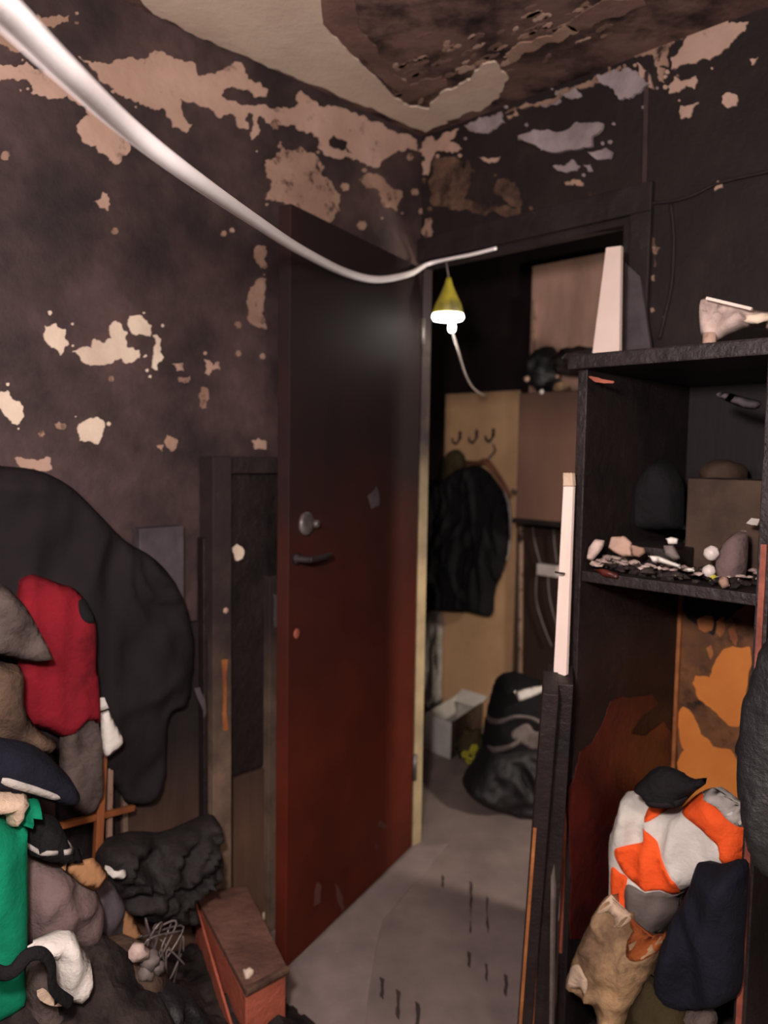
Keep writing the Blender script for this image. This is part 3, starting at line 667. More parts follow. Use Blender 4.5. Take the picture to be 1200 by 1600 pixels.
soft('mauve_sack', [(30, 1352), (62, 1338), (112, 1350), (146, 1382), (156, 1425), (130, 1465), (95, 1470), (40, 1480), (20, 1430)], frameA(.32), M['mauve_cloth'], .07, .09, 1.1, .022, (14, 12), label='lumpy mauve grey sack in the heap above the white bag', cat='sack', seed=14)
soft('tan_card_piece', [(92, 1352), (145, 1340), (172, 1366), (152, 1394), (128, 1384)], frameA(.38), M['tan_card'], .006, .02, .6, .003, (8, 8), label='small tan card piece lying on the mauve sack', cat='card', seed=15, round_=False)
soft('tan_card_sheet', [(170, 1378), (178, 1405), (208, 1432), (226, 1468), (197, 1474), (176, 1464)], frameA(.27), M['tan_card'], .005, .02, .6, .002, (8, 8), label='tan torn cardboard sheet standing upright in the rubble', cat='card', seed=16, round_=False)
soft('white_scrap', [(157, 1352), (172, 1354), (180, 1362), (196, 1358), (198, 1370), (182, 1375), (170, 1366)], frameA(.24), M['white_cloth'], .008, .01, .6, .003, (20, 20), label='small white scrap lying on the black bundle beside the tan card', cat='scrap', seed=17)
soft('brown_sack', [(105, 1545), (140, 1510), (172, 1486), (212, 1468), (244, 1490), (252, 1530), (262, 1570), (275, 1640), (90, 1640)], frameA(.36), M['brown_sack'], .10, .09, .9, .022, (12, 11), label='brown scorched sack at the bottom edge right of the white bag', cat='sack', seed=18)
soft('black_bin_bag', [(172, 1600), (190, 1560), (225, 1535), (270, 1535), (300, 1555), (320, 1600), (330, 1660), (170, 1660)], frameA(.44), M['black_gloss'], .07, .07, .9, .020, (14, 12), label='black crumpled bin bag at the bottom edge beside the red brown box', cat='bag', seed=19)
tang = thing('wire_tangle', hitA(260, 1520, .3), 'tangle of burnt grey wire in the rubble left of the red brown box', 'wire')
for k in range(7):
    r9 = random.Random(40 + k)
    pts = [hitA(225 + r9.uniform(-5, 70), 1438 + r9.uniform(0, 120), .34 + r9.uniform(0, .05)) for _ in range(5)]
    link('wire', tube(pts, .0022, 6), M['mid_grey'] if k % 2 else M['metal_dull'], tang, True)
for k, (x, y, r) in enumerate([(216, 1488, .018), (236, 1500, .02), (228, 1520, .016), (246, 1512, .014), (202, 1545, .012), (232, 1550, .010)]):
    one('rubble_lump', lump(hitA(x, y, .45), r, amp=.35, sub=2, seed=k, fr=12), M['paper'] if k in (0, 5) else M['mid_grey'], ['pale pinkish lump of rubble highest on the brown sack', 'larger grey lump of rubble right of the pale top one', 'grey lump in the middle of the rubble on the brown sack', 'small grey lump at the right end of the rubble on the sack', 'small lump lowest at the left of the rubble on the sack', 'smallest pinkish lump lowest at the right of the rubble'][k], 'rubble', 'lumps on the brown sack', smooth=True)
# navy cap, second black cap, green garment, white bag
nc = soft('navy_hat', [(-60, 1140), (0, 1152), (50, 1163), (88, 1192), (116, 1226), (110, 1250), (84, 1254), (30, 1238), (-60, 1222)], frameA(.38), M['navy'], .06, .06, .9, .006, (10, 8),
     panels=[('white_stripe', [(4, 1213), (40, 1222), (88, 1240), (86, 1250), (40, 1236), (2, 1224)], M['dirty_white'])], label='navy cap with a white stripe lying at the left edge on the green garment', cat='hat', seed=20)
soft('cream_cloth', [(-60, 1232), (10, 1236), (42, 1240), (38, 1266), (26, 1290), (10, 1290), (6, 1272), (-60, 1268)], frameA(.42), M['cream_cloth'], .03, .03, .8, .006, (14, 10), label='cream cloth wedged between the navy cap and the green garment', cat='cloth', seed=21)
soft('green_garment', [(-60, 1270), (6, 1276), (26, 1288), (38, 1255), (58, 1246), (62, 1264), (46, 1285), (38, 1340), (38, 1450), (32, 1500), (34, 1545), (-10, 1580), (-60, 1590)], frameA(.40), M['green_cloth'], .05, .05, .8, .014, (12, 4), label='bright green garment hanging down the left edge of the heap', cat='garment', seed=22)
bc = soft('black_hat', [(44, 1286), (64, 1272), (90, 1280), (106, 1314), (127, 1328), (125, 1338), (82, 1343), (38, 1334), (38, 1310)], frameA(.36), M['black_cloth'], .06, .05, .9, .005, (9, 9),
     panels=[('white_trim', [(50, 1330), (82, 1327), (124, 1327), (124, 1333), (84, 1334), (52, 1336)], M['dirty_white'])], label='black cap with white edge trim on top of the mauve sack', cat='hat', seed=23)
soft('white_bag', [(40, 1480), (80, 1462), (112, 1454), (126, 1480), (141, 1500), (137, 1538), (114, 1566), (88, 1550), (80, 1505), (62, 1490)], frameA(.48), M['white_cloth'], .035, .05, 1.0, .014, (18, 12), label='white crumpled fabric bag below the mauve sack', cat='bag', seed=24)
soft('grey_towel', [(38, 1600), (36, 1540), (56, 1500), (78, 1508), (84, 1545), (100, 1580), (110, 1660), (-10, 1660)], frameA(.44), M['grey_cloth'], .05, .05, .8, .012, (12, 7), label='grey dirty towel at the bottom left corner under the black strap', cat='towel', seed=25)
soft('cream_scrap', [(58, 1545), (70, 1545), (86, 1562), (104, 1565), (100, 1572), (78, 1571), (60, 1560)], frameA(.52), M['cream_cloth'], .01, .01, .6, .003, (20, 20), label='small cream scrap at the end of the black strap', cat='scrap', seed=26)
one('black_strap', tube([hitA(-40, 1500, .54), hitA(0, 1520, .55), hitA(22, 1516, .56), (hitA(42, 1494, .56)), hitA(66, 1490, .56), hitA(80, 1508, .56), hitA(84, 1545, .56), hitA(110, 1567, .55)], .011, 8, flat=.5), M['black_cloth'], 'black webbing strap looping over the white bag at the left edge', 'strap', smooth=True)

# red brown box
bx = thing('wooden_box', P(1.0, .3, 0), 'dusty red brown box with a lipped lid standing beside the red door', 'box')
zt = .21
TL = hitz(302, 1392, zt); TR = hitz(386, 1384, zt); BRr = hitz(450, 1512, zt); BLl = hitz(384, 1548, zt)
def boxpoly(c4, z0, z1, grow=0.0, bev=.004):
    cc = sum(c4, Vector()) / 4
    q4 = [c + (c - cc).normalized() * grow for c in c4]
    return box8(bmesh.new(), [Vector((p.x, p.y, z0)) for p in q4] + [Vector((p.x, p.y, z1)) for p in q4], bev)
TLi = [TL, BLl, BRr, TR]
link('body', boxpoly(TLi, 0, zt - .02, -.008), M['brick_box'], bx)
link('lid', boxpoly(TLi, zt - .018, zt), M['box_top'], bx)
link('lid_lip', beam(BLl + Z * -.002, BRr + Z * -.002, .012, .014, Z, bev=.003), M['plaster_dull'], bx)
sd = (BLl - TL).normalized(); nsd = Vector((-sd.y, sd.x, 0)); nsd = nsd if nsd.x < 0 else -nsd
link('side_flap', beam(TL + sd * .03 + nsd * .006 - Z * .03, BLl - sd * .03 + nsd * .02 - Z * .13, .06, .006, Z, bev=.002), M['brick_box'], bx)
lb = lump(hitz(388, 1524, zt) + Z * .006, .012, amp=.3, sub=2, seed=3)
one('pale_pebble', lb, M['plaster_pale'], 'pale crumb of plaster lying on the front corner of the box lid', 'crumb', smooth=True)
cp = thing('paper_cup', hitz(411, 1452, .0), 'small cream crumpled cup on the floor between the box and the door', 'cup')
pc = hitA(411, 1428, .03)
cpb = thing  # noqa
link('cup_body', lathe(Vector((pc.x, pc.y, .0)), Z, [(.018, 0), (.020, .05), (.024, pc.z + .012), (.022, pc.z + .012), (.018, .06)], 14), M['ash'], cp, True)
link('cup_rim', lathe(Vector((pc.x, pc.y, pc.z - .012)), Z + Vector((.1, 0, 0)), [(.02, 0), (.026, .012), (.026, .03), (.018, .034)], 14), M['cream_cloth'], cp, True)

# ================================================================== WHITE CABLE
cpts = [(-90, -70, .42), (20, 30, .52), (100, 108, .62), (200, 200, .80), (300, 277, 1.0), (400, 346, 1.35), (470, 391, 1.7), (540, 426, 2.1), (590, 437, 2.30)]
cw = [atd(*c) for c in cpts] + [hitD(640, 428, .03), hitB(668, 413, .04), hitB(700, 405, .028), hitB(735, 398, .028), hitB(775, 388, .03)]
one('white_cable', tube(cw, [.011] * 8 + [.0105, .009, .0065, .005, .005, .005], 12, n=8), M['cable'], 'thick white cable sagging across the room to the top of the doorway', 'cable', smooth=True)

# ================================================================== HANGING LAMP
lp = hitB(700, 490, .03); 
hl = thing('hanging_lamp', lp, 'small lit lamp with a yellow green cone shade hanging in the doorway', 'lamp')
r0 = .050
sh = lathe(lp + Z * -.002, Z, [(r0 * .9, 0), (r0, .004), (r0 * .86, .03), (r0 * .52, .065), (r0 * .26, .095), (r0 * .16, .115), (r0 * .12, .115), (r0 * .3, .06), (r0 * .8, .01)], 24)
link('lamp_shade', sh, M['yellow'], hl, True)
link('lit_ring', lathe(lp - Z * .024, Z, [(r0 * .55, 0), (r0 * .95, .003), (r0 * 1.05, .012), (r0 * 1.0, .022), (r0 * .5, .024)], 24), M['bulb'], hl, True)
link('lit_tip', lathe(lp - Z * .062 + V * .018, Z, [(.006, 0), (.012, .006), (.013, .02), (.010, .032), (.008, .042)], 14), M['bulb'], hl, True)
pk = [lp - Z * .055 + V * .018, hitB(715, 545, .0), hitB(727, 585, -.2), hitB(740, 607, -.5), hitB(756, 618, -.9)]
link('hanging_cord', tube(pk, .004, 6), M['white_plastic'], hl, True)
link('suspension_wire', tube([lp + Z * .11, hitB(697, 408, .028)], .003, 6), M['mid_grey'], hl, True)
lamp('hanging_lamp_light', 'POINT', lp - Z * .10, 0.2, (1.0, .93, .86), .04)

# ================================================================== HALL
H = HALL
def hb_(x, y, off=0.0): return hitB(x, y, H + off)
cbz = ab(hb_(750, 613, .02))[2]; cb0 = ab(hb_(692, 800, .02))[1]; cb1 = ab(hb_(806, 800, .02))[1]
crb = thing('coat_board', P(H, (cb0 + cb1) / 2, 0), 'tall cream coat board with three hooks on the hall wall', 'coat board')
link('board', boxab(H + .002, H + .02, cb0, cb1, 0.001, cbz, .003), M['cream'], crb)
for i, (x, y) in enumerate([(719, 676), (745, 674), (771, 672)]):
    c = hb_(x, y, .021); n_ = U
    hk = boxab(H + .02, H + .024, ab(c)[1] - .012, ab(c)[1] + .012, c.z - .0, c.z + .01)
    hk.free()
    hk = beam(c - Z * .035, c + Z * .008, .016, .005, V)
    tube([c - Z * .028 + n_ * .003, c - Z * .055 + n_ * .022 - V * .004, c - Z * .05 + n_ * .045 - V * .008, c - Z * .03 + n_ * .05 - V * .01], .005, 8, hk)
    link('hook', hk, M['navy'], crb, True)
soft('hanging_beanie', [(698, 712), (712, 702), (724, 710), (727, 738), (718, 760), (694, 752)], frameB(H + .08), M['leaf'], .03, .05, .9, .006, (14, 8), label='dark brownish cap on the left hook above the black jacket', cat='cap', seed=30)
hgc = hb_(757, 700, .09)
hg = thing('coat_hanger', hgc, 'brown coat hanger with a wire hook holding the black jacket', 'hanger')
link('hook_wire', tube([hb_(770, 694, .06), hb_(773, 704, .07), hb_(766, 712, .09), hb_(758, 722, .1)], .004, 6), M['metal_dull'], hg, True)
link('shoulder_bar', tube([hb_(728, 722, .12), hb_(745, 724, .12), hb_(760, 722, .12), hb_(780, 748, .12), hb_(796, 776, .12)], [.012, .016, .018, .014, .010], 8, flat=.6), M['hanger'], hg, True)
one('metal_clip', lathe(hb_(803, 768, .1), U, [(.012, 0), (.014, .006), (.006, .01)], 10), M['metal_dull'], 'small shiny metal clip at the end of the coat hanger', 'clip', smooth=True)
soft('pale_shirt', [(776, 770), (790, 768), (798, 790), (799, 835), (794, 870), (785, 880), (776, 850)], frameB(H + .05), M['dirty_white'], .015, .03, .8, .006, (16, 4), label='strip of a pale shirt behind the black jacket on the coat board', cat='shirt', seed=31)
jk = soft('hall_jacket', [(640, 765), (690, 752), (706, 742), (722, 730), (752, 729), (768, 744), (784, 768), (792, 800), (793, 850), (784, 895), (771, 925), (767, 963), (740, 958), (700, 955), (672, 953), (640, 948)], frameB(H + .12), M['black_cloth'], .06, .08, .7, .020, (16, 3),
     panels=[('sleeve', [(760, 752), (772, 750), (787, 780), (792, 850), (780, 900), (768, 915), (768, 850), (764, 790)], M['black_cloth'])], label='black jacket hanging from the coat board in the hall', cat='jacket', seed=32)
soft('grey_cloth_strip', [(664, 955), (690, 958), (692, 1010), (690, 1070), (688, 1100), (662, 1096)], frameB(H + .06), M['dirty_white'], .02, .04, .6, .01, (14, 4), label='pale grey cloth hanging low behind the black jacket by the door edge', cat='cloth', seed=33)
# brown wall cupboard and what is on it
b0 = ab(hb_(808, 700, .25))[1]; b1 = ab(hb_(935, 700, .25))[1]; z0 = ab(hb_(830, 813, .25))[2]; z1 = ab(hb_(830, 613, .25))[2]
wc = thing('wall_cupboard', P(H, (b0 + b1) / 2, z0), 'brown laminate wall cupboard in the hall above the cables', 'cupboard')
link('cupboard_body', boxab(H, H + .235, b0, b1, z0, z1, .003), M['cupboard'], wc)
link('cupboard_door', boxab(H + .235, H + .252, b0 + .004, b1 - .004, z0 + .004, z1 - .004, .003), M['cupboard'], wc)
link('bottom_rail', boxab(H + .02, H + .26, b0 - .01, b1, z0 - .018, z0 + .004, .003), M['frame_dark'], wc)
bb = thing('burnt_appliance', P(H + .12, b0 + .1, z1), 'black melted rounded appliance with pale knobs on the brown wall cupboard', 'appliance')
fh = frameB(H + .16)
link('appliance_body', lump(hitB(850, 578, H + .15), .085, amp=.10, sub=4, squash=(1, 1, 1.22), seed=2), M['black_gloss'], bb, True)
for x, y, r, m_ in [(823, 592, .013, 'plaster'), (846, 612, .011, 'white_plastic'), (870, 588, .010, 'plaster_warm')]:
    link('knob', lump(hitB(x, y, H + .262), r, amp=.1, sub=2), M[m_], bb, True)
one('charred_lump', lump(hitB(905, 566, H + .17), .07, amp=.25, sub=3, squash=(1.5, 1, .9), seed=5), M['char'], 'charred low lump on the wall cupboard beside the melted appliance', 'debris', smooth=True)
one('scorched_crock', lathe(P(H + .2, ab(hitB(877, 600, H + .2))[1], z1), Z, [(.03, 0), (.036, .01), (.030, .035), (.022, .04)], 14), M['beige_bag'], 'small brownish scorched cup on the front edge of the wall cupboard', 'cup', smooth=True)
bmx = boxab(H + .01, H + .03, ab(hb_(832, 480, .02))[1], ab(hb_(955, 480, .02))[1], ab(hb_(880, 640, .02))[2], ab(hb_(880, 408, .02))[2], .002)
one('pinkish_board', bmx, M['pink_board'], 'pinkish smoke stained board on the hall wall above the burnt appliance', 'board')
one('pale_batten', boxab(H + .02, H + .05, ab(hb_(829, 520, .05))[1], ab(hb_(834, 520, .05))[1], ab(hb_(830, 590, .05))[2], ab(hb_(830, 470, .05))[2], .002), M['plaster_warm'], 'thin pale upright batten at the left edge of the pinkish board', 'batten')
# below: dark panel, pipe, cables with junction box
one('wood_panelling', boxab(H, H + .03, ab(hb_(818, 900, .03))[1], ab(hb_(935, 900, .03))[1], 0, z0 - .02, .003), M['dark_wood'], 'dark wooden panel on the hall wall below the wall cupboard', 'panel')
one('white_pipe', tube([hb_(812, 1140, .04), hb_(814, 820, .04)], .012, 10), M['plaster_warm'], 'pale thin pipe between the coat board and the dark panel', 'pipe', smooth=True)
jb = thing('junction_box', hb_(852, 890, .06), 'small white junction box with looping cables on the dark hall panel', 'junction box')
link('box_body', boxab(H + .03, H + .06, ab(hb_(838, 890, .06))[1], ab(hb_(870, 890, .06))[1], ab(hb_(850, 900, .06))[2], ab(hb_(850, 882, .06))[2], .004), M['white_plastic'], jb)
for pts in ([(832, 822), (836, 850), (844, 880)], [(838, 900), (838, 940), (850, 980), (862, 1010)], [(856, 898), (858, 930), (866, 965), (878, 1000)], [(865, 825), (866, 850), (870, 880)]):
    link('cable', tube([hb_(x, y, .05) for x, y in pts], .0045, 6), M['mid_grey'], jb, True)
# open white box with flowers
wb = thing('white_carton', hitz(700, 1180, 0), 'open white cardboard carton on the hall floor below the coat board', 'box')
p1 = hitz(664, 1170, 0); p2 = hitz(704, 1186, 0); 
p3 = hitz(752, 1150, 0); p4 = p1 + (p3 - p2)
hh = .17
def wallq(a, b, name, m_):
    n2 = (b - a).cross(Z).normalized() * .003
    link(name, box8(bmesh.new(), [a - n2, b - n2, b + n2, a + n2, a - n2 + Z * hh, b - n2 + Z * hh, b + n2 + Z * hh, a + n2 + Z * hh]), m_, wb)
wallq(p1, p2, 'carton_side', M['white_cloth']); wallq(p2, p3, 'carton_side', M['brown_sack']); wallq(p3, p4, 'carton_side', M['white_cloth']); wallq(p4, p1, 'carton_side', M['white_cloth'])
link('carton_bottom', box8(bmesh.new(), [p1, p2, p3, p4, p1 + Z * .005, p2 + Z * .005, p3 + Z * .005, p4 + Z * .005]), M['tan_card'], wb)
link('carton_flap', beam(p3 + Z * hh, p4 + Z * (hh + .0), .09, .004, (p4 - p1).normalized() + Z * .5), M['white_cloth'], wb)
fl = thing('flower_bunch', hitz(735, 1192, 0), 'bunch of yellow flowers and dull leaves beside the white carton', 'flowers')
fo = hitz(735, 1192, 0)
lv = lump(fo + Z * .07 + Vector((.01, 0.03, 0)), .07, amp=.4, sub=3, squash=(.9, .7, 1), fr=16, seed=4)
link('leaf_mass', lv, M['leaf'], fl, True)
r9 = random.Random(5)
for k in range(7):
    c = atd(726 + r9.uniform(0, 26), 1168 + r9.uniform(0, 22), fo.y - .045 + r9.uniform(-.01, .01))
    f_ = bmesh.new()
    for j in range(6):
        a = j * math.pi / 3; d_ = Vector((math.cos(a), -.25, math.sin(a)))
        lump(c + d_ * .011, .008, f_, amp=.1, sub=1)
    link('flower', f_, M['yellow_green'], fl, True)
# garbage bag with backpack on top
soft('garbage_bag', [(722, 1222), (738, 1196), (760, 1165), (800, 1150), (850, 1150), (880, 1165), (892, 1215), (882, 1258), (830, 1268), (790, 1262), (760, 1252), (735, 1238)], frameT(800, 1264, 2.98, 0, 0), M['black_gloss'], .15, .15, .9, .022, (12, 12), label='full black garbage bag on the hall floor', cat='garbage bag', seed=34)
bp = soft('black_backpack', [(768, 1085), (780, 1060), (806, 1052), (822, 1056), (850, 1066), (880, 1075), (892, 1150), (880, 1180), (820, 1182), (760, 1178), (754, 1150)], frameT(815, 1170, 3.04, 0, 0), M['black_cloth'], .16, .13, .8, .012, (9, 9),
     panels=[('grey_strap', [(758, 1140), (775, 1128), (800, 1114), (822, 1113), (845, 1122), (864, 1138), (862, 1142), (842, 1128), (822, 1118), (802, 1119), (778, 1133), (760, 1146)], M['mid_grey']),
             ('grey_strap', [(764, 1172), (785, 1162), (808, 1150), (812, 1154), (788, 1168), (768, 1178)], M['mid_grey']),
             ('grey_flap', [(800, 1138), (822, 1126), (834, 1140), (852, 1138), (850, 1160), (830, 1166), (812, 1156), (798, 1148)], M['mid_grey'])],
     label='black backpack with grey straps lying on the garbage bag in the hall', cat='backpack', seed=35)
soft('white_paper', [(803, 1080), (830, 1073), (858, 1070), (852, 1078), (840, 1086), (812, 1097)], frameT(830, 1085, 2.86, 30, 0), M['white_cloth'], .005, .01, .6, .002, (8, 8), label='crumpled white paper lying on the black backpack', cat='paper', seed=36, round_=False)

# ================================================================== RIGHT CABINET
cbL = ab(hitB(1057, 1050, .03))[1] - .022
A0 = ab(hit(889, 1000, V, cbL))[0]
AD = A0 - .38; cbR = ab(hitB(1197, 1000, A0))[1]
ct = ab(hitB(900, 556, A0))[2]; cs = ab(hitB(914, 893, A0))[2]
print('cabinet', A0, cbL, cbR, ct, cs)
TH = .022
cab = thing('charred_cabinet', P(.2, (cbL + cbR) / 2, 0), 'tall charred open cabinet with one shelf right of the doorway', 'cabinet')
link('side_panel', boxab(.02, A0, cbL, cbL + TH, 0, ct - .03, .002), M['char'], cab)
link('side_panel', boxab(.02, A0, cbR - TH, cbR, 0, ct - .03, .002), M['char'], cab)
link('top_panel', boxab(.01, A0 + .02, cbL - .015, cbR + .015, ct - .03, ct, .004), M['char'], cab)
link('shelf', boxab(.03, A0 - .004, cbL + TH, cbR - TH, cs - .022, cs, .002), M['char'], cab)
link('bottom_panel', boxab(.03, A0 - .004, cbL + TH, cbR - TH, .06, .08, .002), M['char'], cab)
link('plinth', boxab(A0 - .03, A0 - .015, cbL + TH, cbR - TH, 0, .06, .001), M['char'], cab)
link('back_panel', boxab(.02, .028, cbL + TH, cbR - TH, .08, ct - .03, .001), M['brown_ply'], cab)
link('divider_strip', boxab(.028, .040, cbL + TH, cbL + TH + .010, .08, cs - .022, .002), M['orange_edge'], cab)
link('front_edge_strip', boxab(A0, A0 + .004, cbL + .002, cbL + .010, ab(hitB(884, 1492, A0))[2], ab(hitB(887, 1262, A0))[2]), M['red_edge'], cab)
link('front_edge_strip', boxab(A0, A0 + .004, cbR - .016, cbR - .006, .0, ab(hitB(1190, 850, A0))[2]), M['red_edge'], cab)
k6 = lambda pts: K(860, 900, .2833, pts)
def cpatch(pts, m_, amp=.1, th=.002, a=.028): patch(cab, pts, lambda x, y: hitB(x, y, a), U, M[m_], th, amp, 3, 'bare_wood_patch')
cpatch(k6([(715, 150), (760, 240), (900, 330), (960, 250), (1120, 130), (1150, 1500), (700, 1500), (700, 400)]), 'tan_scorch', .08, .001)
cpatch(k6([(960, 400), (1010, 388), (1100, 390), (1112, 470), (1090, 600), (1060, 700), (1040, 830), (1000, 830), (960, 800), (900, 740), (820, 680), (785, 590), (800, 550), (880, 560), (920, 450)]), 'orange_ply')
cpatch(k6([(730, 720), (770, 740), (830, 870), (900, 940), (1000, 960), (1040, 1050), (1060, 1230), (1070, 1500), (700, 1500), (700, 1030), (740, 960), (712, 870), (708, 770)]), 'orange_ply')
cpatch(k6([(812, 240), (850, 218), (895, 225), (890, 300), (860, 310), (820, 290)]), 'orange_edge')
cpatch(k6([(915, 250), (960, 225), (965, 290), (935, 335), (915, 310)]), 'orange_edge')
cpatch(k6([(985, 290), (1015, 260), (1035, 340), (1025, 385), (990, 345)]), 'orange_edge')
cpatch(k6([(862, 395), (885, 380), (900, 430), (885, 460)]), 'orange_edge')
patch(cab, k6([(330, 690), (400, 665), (560, 652), (590, 700), (480, 800), (440, 870), (520, 880), (620, 800), (680, 900), (680, 1100), (680, 2000), (110, 2000), (100, 1180), (160, 970), (240, 900), (300, 780)]), lambda x, y: hitA(x, y, (cbL + TH - 0) ), V, M['red_gloss'], .0015, .07, 3, 'bare_lacquer_patch')
# clutter on top of the cabinet
wbd0 = [hitB(923, 552, .10 + AD), hitB(968, 552, .10 + AD), hitB(970, 384, .04 + AD), hitB(947, 387, .04 + AD)]
bm = bmesh.new(); nn = -(wbd0[1] - wbd0[0]).cross(wbd0[3] - wbd0[0]).normalized()
for p in (wbd0[0], wbd0[1]): p.z = ct + .001
box8(bm, wbd0 + [p - U * .012 for p in wbd0]); one('white_board', bm, M['white_board'], 'narrow white tapering board standing on the charred cabinet', 'board')
bm = bmesh.new(); gs = [hitB(972, 552, .10), hitB(1024, 545, .10), hitB(1000, 432, .02), hitB(976, 410, .02)]
for p in gs[:2]: p.z = ct + .001
box8(bm, gs + [p - U * .010 for p in gs]); one('sooty_sheet', bm, M['grey_sheet'], 'dark bluish grey sheet leaning on the wall beside the white board', 'sheet')
one('round_lid', lathe(Vector((hitB(905, 549, .3 + AD).x, hitB(905, 549, .3 + AD).y, ct)), Z, [(.035, 0), (.037, .008), (.03, .016), (.012, .02)], 18), M['char'], 'small charred round lid at the left end of the cabinet top', 'lid', smooth=True)
pl = soft('crumpled_packaging', [(1098, 466), (1130, 470), (1178, 484), (1215, 492), (1215, 520), (1180, 510), (1140, 522), (1112, 536), (1100, 536), (1092, 500)], frameB(.22 + AD), M['paper'], .025, .04, .8, .012, (14, 10), label='crumpled translucent packaging on the right end of the cabinet top', cat='packaging', seed=40)
one('pale_stick', beam(hitB(1104, 466, .27 + AD), hitB(1175, 483, .27 + AD), .008, .006, U, bev=.001), M['white_board'], 'thin pale stick lying along the top of the crumpled packaging', 'stick')
one('pale_scrap', lump(hitB(1185, 498, .28 + AD), .016, amp=.25, sub=2, squash=(1.5, .8, .6), seed=3), M['plaster_pale'], 'small bright scrap at the right end of the crumpled packaging', 'scrap', smooth=True)
one('pale_stub', tube([Vector((hitB(1108, 530, .24 + AD).x, hitB(1108, 530, .24 + AD).y, ct)), hitB(1109, 520, .24 + AD)], .013, 10), M['plaster'], 'short pale stub under the crumpled packaging', 'stub', smooth=True)
# wall cable
one('thin_black_cable', tube([hitB(x, y, .008) for x, y in [(1012, 318), (1052, 314), (1085, 304), (1130, 284), (1230, 262)]], .004, 6), M['frame_dark'], 'thin dark cable running up right along the sooty wall', 'cable', smooth=True)
one('drooping_black_cable', tube([hitB(x, y, .008) for x, y in [(1048, 318), (1053, 370), (1050, 440), (1040, 490), (1030, 530)]], .004, 6), M['frame_dark'], 'thin dark cable drooping down the wall beside the seam', 'cable', smooth=True)

# things on the shelf
def onshelf(x, y, a): 
    p = hitB(x, y, a); return Vector((p.x, p.y, cs))
k7 = lambda pts: K(860, 680, .2833, pts)
soft('black_arched_bag', k7([(450, 510), (455, 380), (500, 240), (560, 160), (630, 140), (700, 200), (735, 300), (735, 480), (730, 520)]), frameB(.10 + AD), M['black_cloth'], .05, .06, .8, .006, (10, 8), label='tall arched black bag standing in the middle of the shelf', cat='bag', seed=41)
soft('grey_black_bundle', k7([(230, 530), (280, 400), (330, 280), (400, 240), (470, 240), (480, 300), (450, 400), (440, 520)]), frameB(.14 + AD), M['char_gloss'], .05, .05, .8, .014, (12, 9), label='shiny charred bundle at the left end of the shelf', cat='bundle', seed=42)
bxs = boxab(.08 + AD, .22 + AD, ab(hitB(1072, 800, .22 + AD))[1], cbR - TH - .005, cs, ab(hitB(1100, 748, .22 + AD))[2], .004)
one('burnt_box', bxs, M['cupboard_brown'], 'dark burnt box standing at the right end of the shelf', 'box')
one('brown_bowl', lump(hitB(1130, 742, .14), .048, amp=.08, sub=3, squash=(1.1, .9, .75), seed=9), M['beige_bag'] if False else M['cupboard_brown'], 'brownish round bowl upturned on the burnt box', 'bowl', smooth=True)
one('shelf_tray', boxab(.16 + AD, .30 + AD, ab(hitB(968, 830, .3 + AD))[1], ab(hitB(1060, 830, .3 + AD))[1], cs, cs + .055, .004), M['char'], 'flat charred tray lying on the shelf behind the papers', 'tray')
for i, (pp, lab, m_) in enumerate([
    ([(200, 690), (215, 620), (250, 570), (300, 580), (290, 620), (270, 650), (235, 690)], 'pinkish crumpled paper at the far left of the shelf', 'paper'),
    ([(318, 622), (335, 560), (410, 555), (448, 590), (456, 668), (400, 672), (350, 648)], 'bright folded paper second from the left on the shelf', 'plaster'),
    ([(445, 600), (520, 620), (525, 650), (490, 675), (450, 665)], 'pinkish brown paper scrap between two bright papers on the shelf', 'plaster_warm'),
    ([(540, 665), (600, 665), (720, 715), (715, 735), (640, 715), (560, 695)], 'long white torn paper strip hanging over the shelf edge', 'white_cloth'),
    ([(635, 570), (665, 560), (705, 570), (700, 600), (650, 602)], 'small white square of paper standing above the long strip', 'white_cloth'),
    ([(740, 735), (790, 730), (795, 750), (755, 755)], 'tiny white paper chip right of the long strip', 'white_cloth'),
    ([(620, 610), (680, 605), (720, 680), (680, 690), (630, 660)], 'greyish mauve paper above the long white strip', 'mid_grey'),
    ([(930, 780), (985, 785), (990, 830), (950, 848), (925, 820)], 'small pinkish scrap at the shelf edge below the grey bag', 'plaster_warm'),
    ([(240, 740), (300, 740), (380, 765), (375, 795), (290, 780)], 'dull red scrap on the shelf edge at the left', 'red_gloss')]):
    soft('torn_paper', k7(pp), frameT(*k7([pp[0]])[0], hitB(*k7([pp[0]])[0], A0 - .005).y, 10 + i * 3, -40), M[m_], .006, .01, .6, .004, (22, 18), label=lab, cat='paper', seed=50 + i, res=.003, group='torn papers on the cabinet shelf', round_=False)
for x, y, r, lab, m_ in [(1112, 864, .014, 'white knob shaped ball on the shelf beside the grey bag', 'white_plastic'), (1108, 892, .012, 'shiny pale ball at the shelf edge', 'white_plastic'), (1113, 903, .008, 'tiny pale bead below the shiny ball on the shelf', 'yellow_green')]:
    one('pale_ball', lump(hitB(x, y, .34 + AD), r, amp=.08, sub=3), M[m_], lab, 'ball', smooth=True)
soft('grey_shelf_bag', k7([(920, 700), (940, 620), (1000, 550), (1080, 525), (1090, 620), (1080, 760), (1040, 850), (970, 840), (930, 780)]), frameB(.30 + AD), M['mauve_cloth'], .03, .04, .8, .010, (14, 8), label='greyish mauve plastic bag at the right end of the shelf', cat='bag', seed=43)
soft('white_corner', k7([(1075, 490), (1110, 455), (1155, 445), (1155, 500)]), frameB(.30 + AD), M['dirty_white'], .008, .01, .6, .002, (20, 20), label='small white triangular corner above the mauve bag', cat='scrap', seed=44, round_=False)
bmr = bmesh.new(); r8 = random.Random(9)
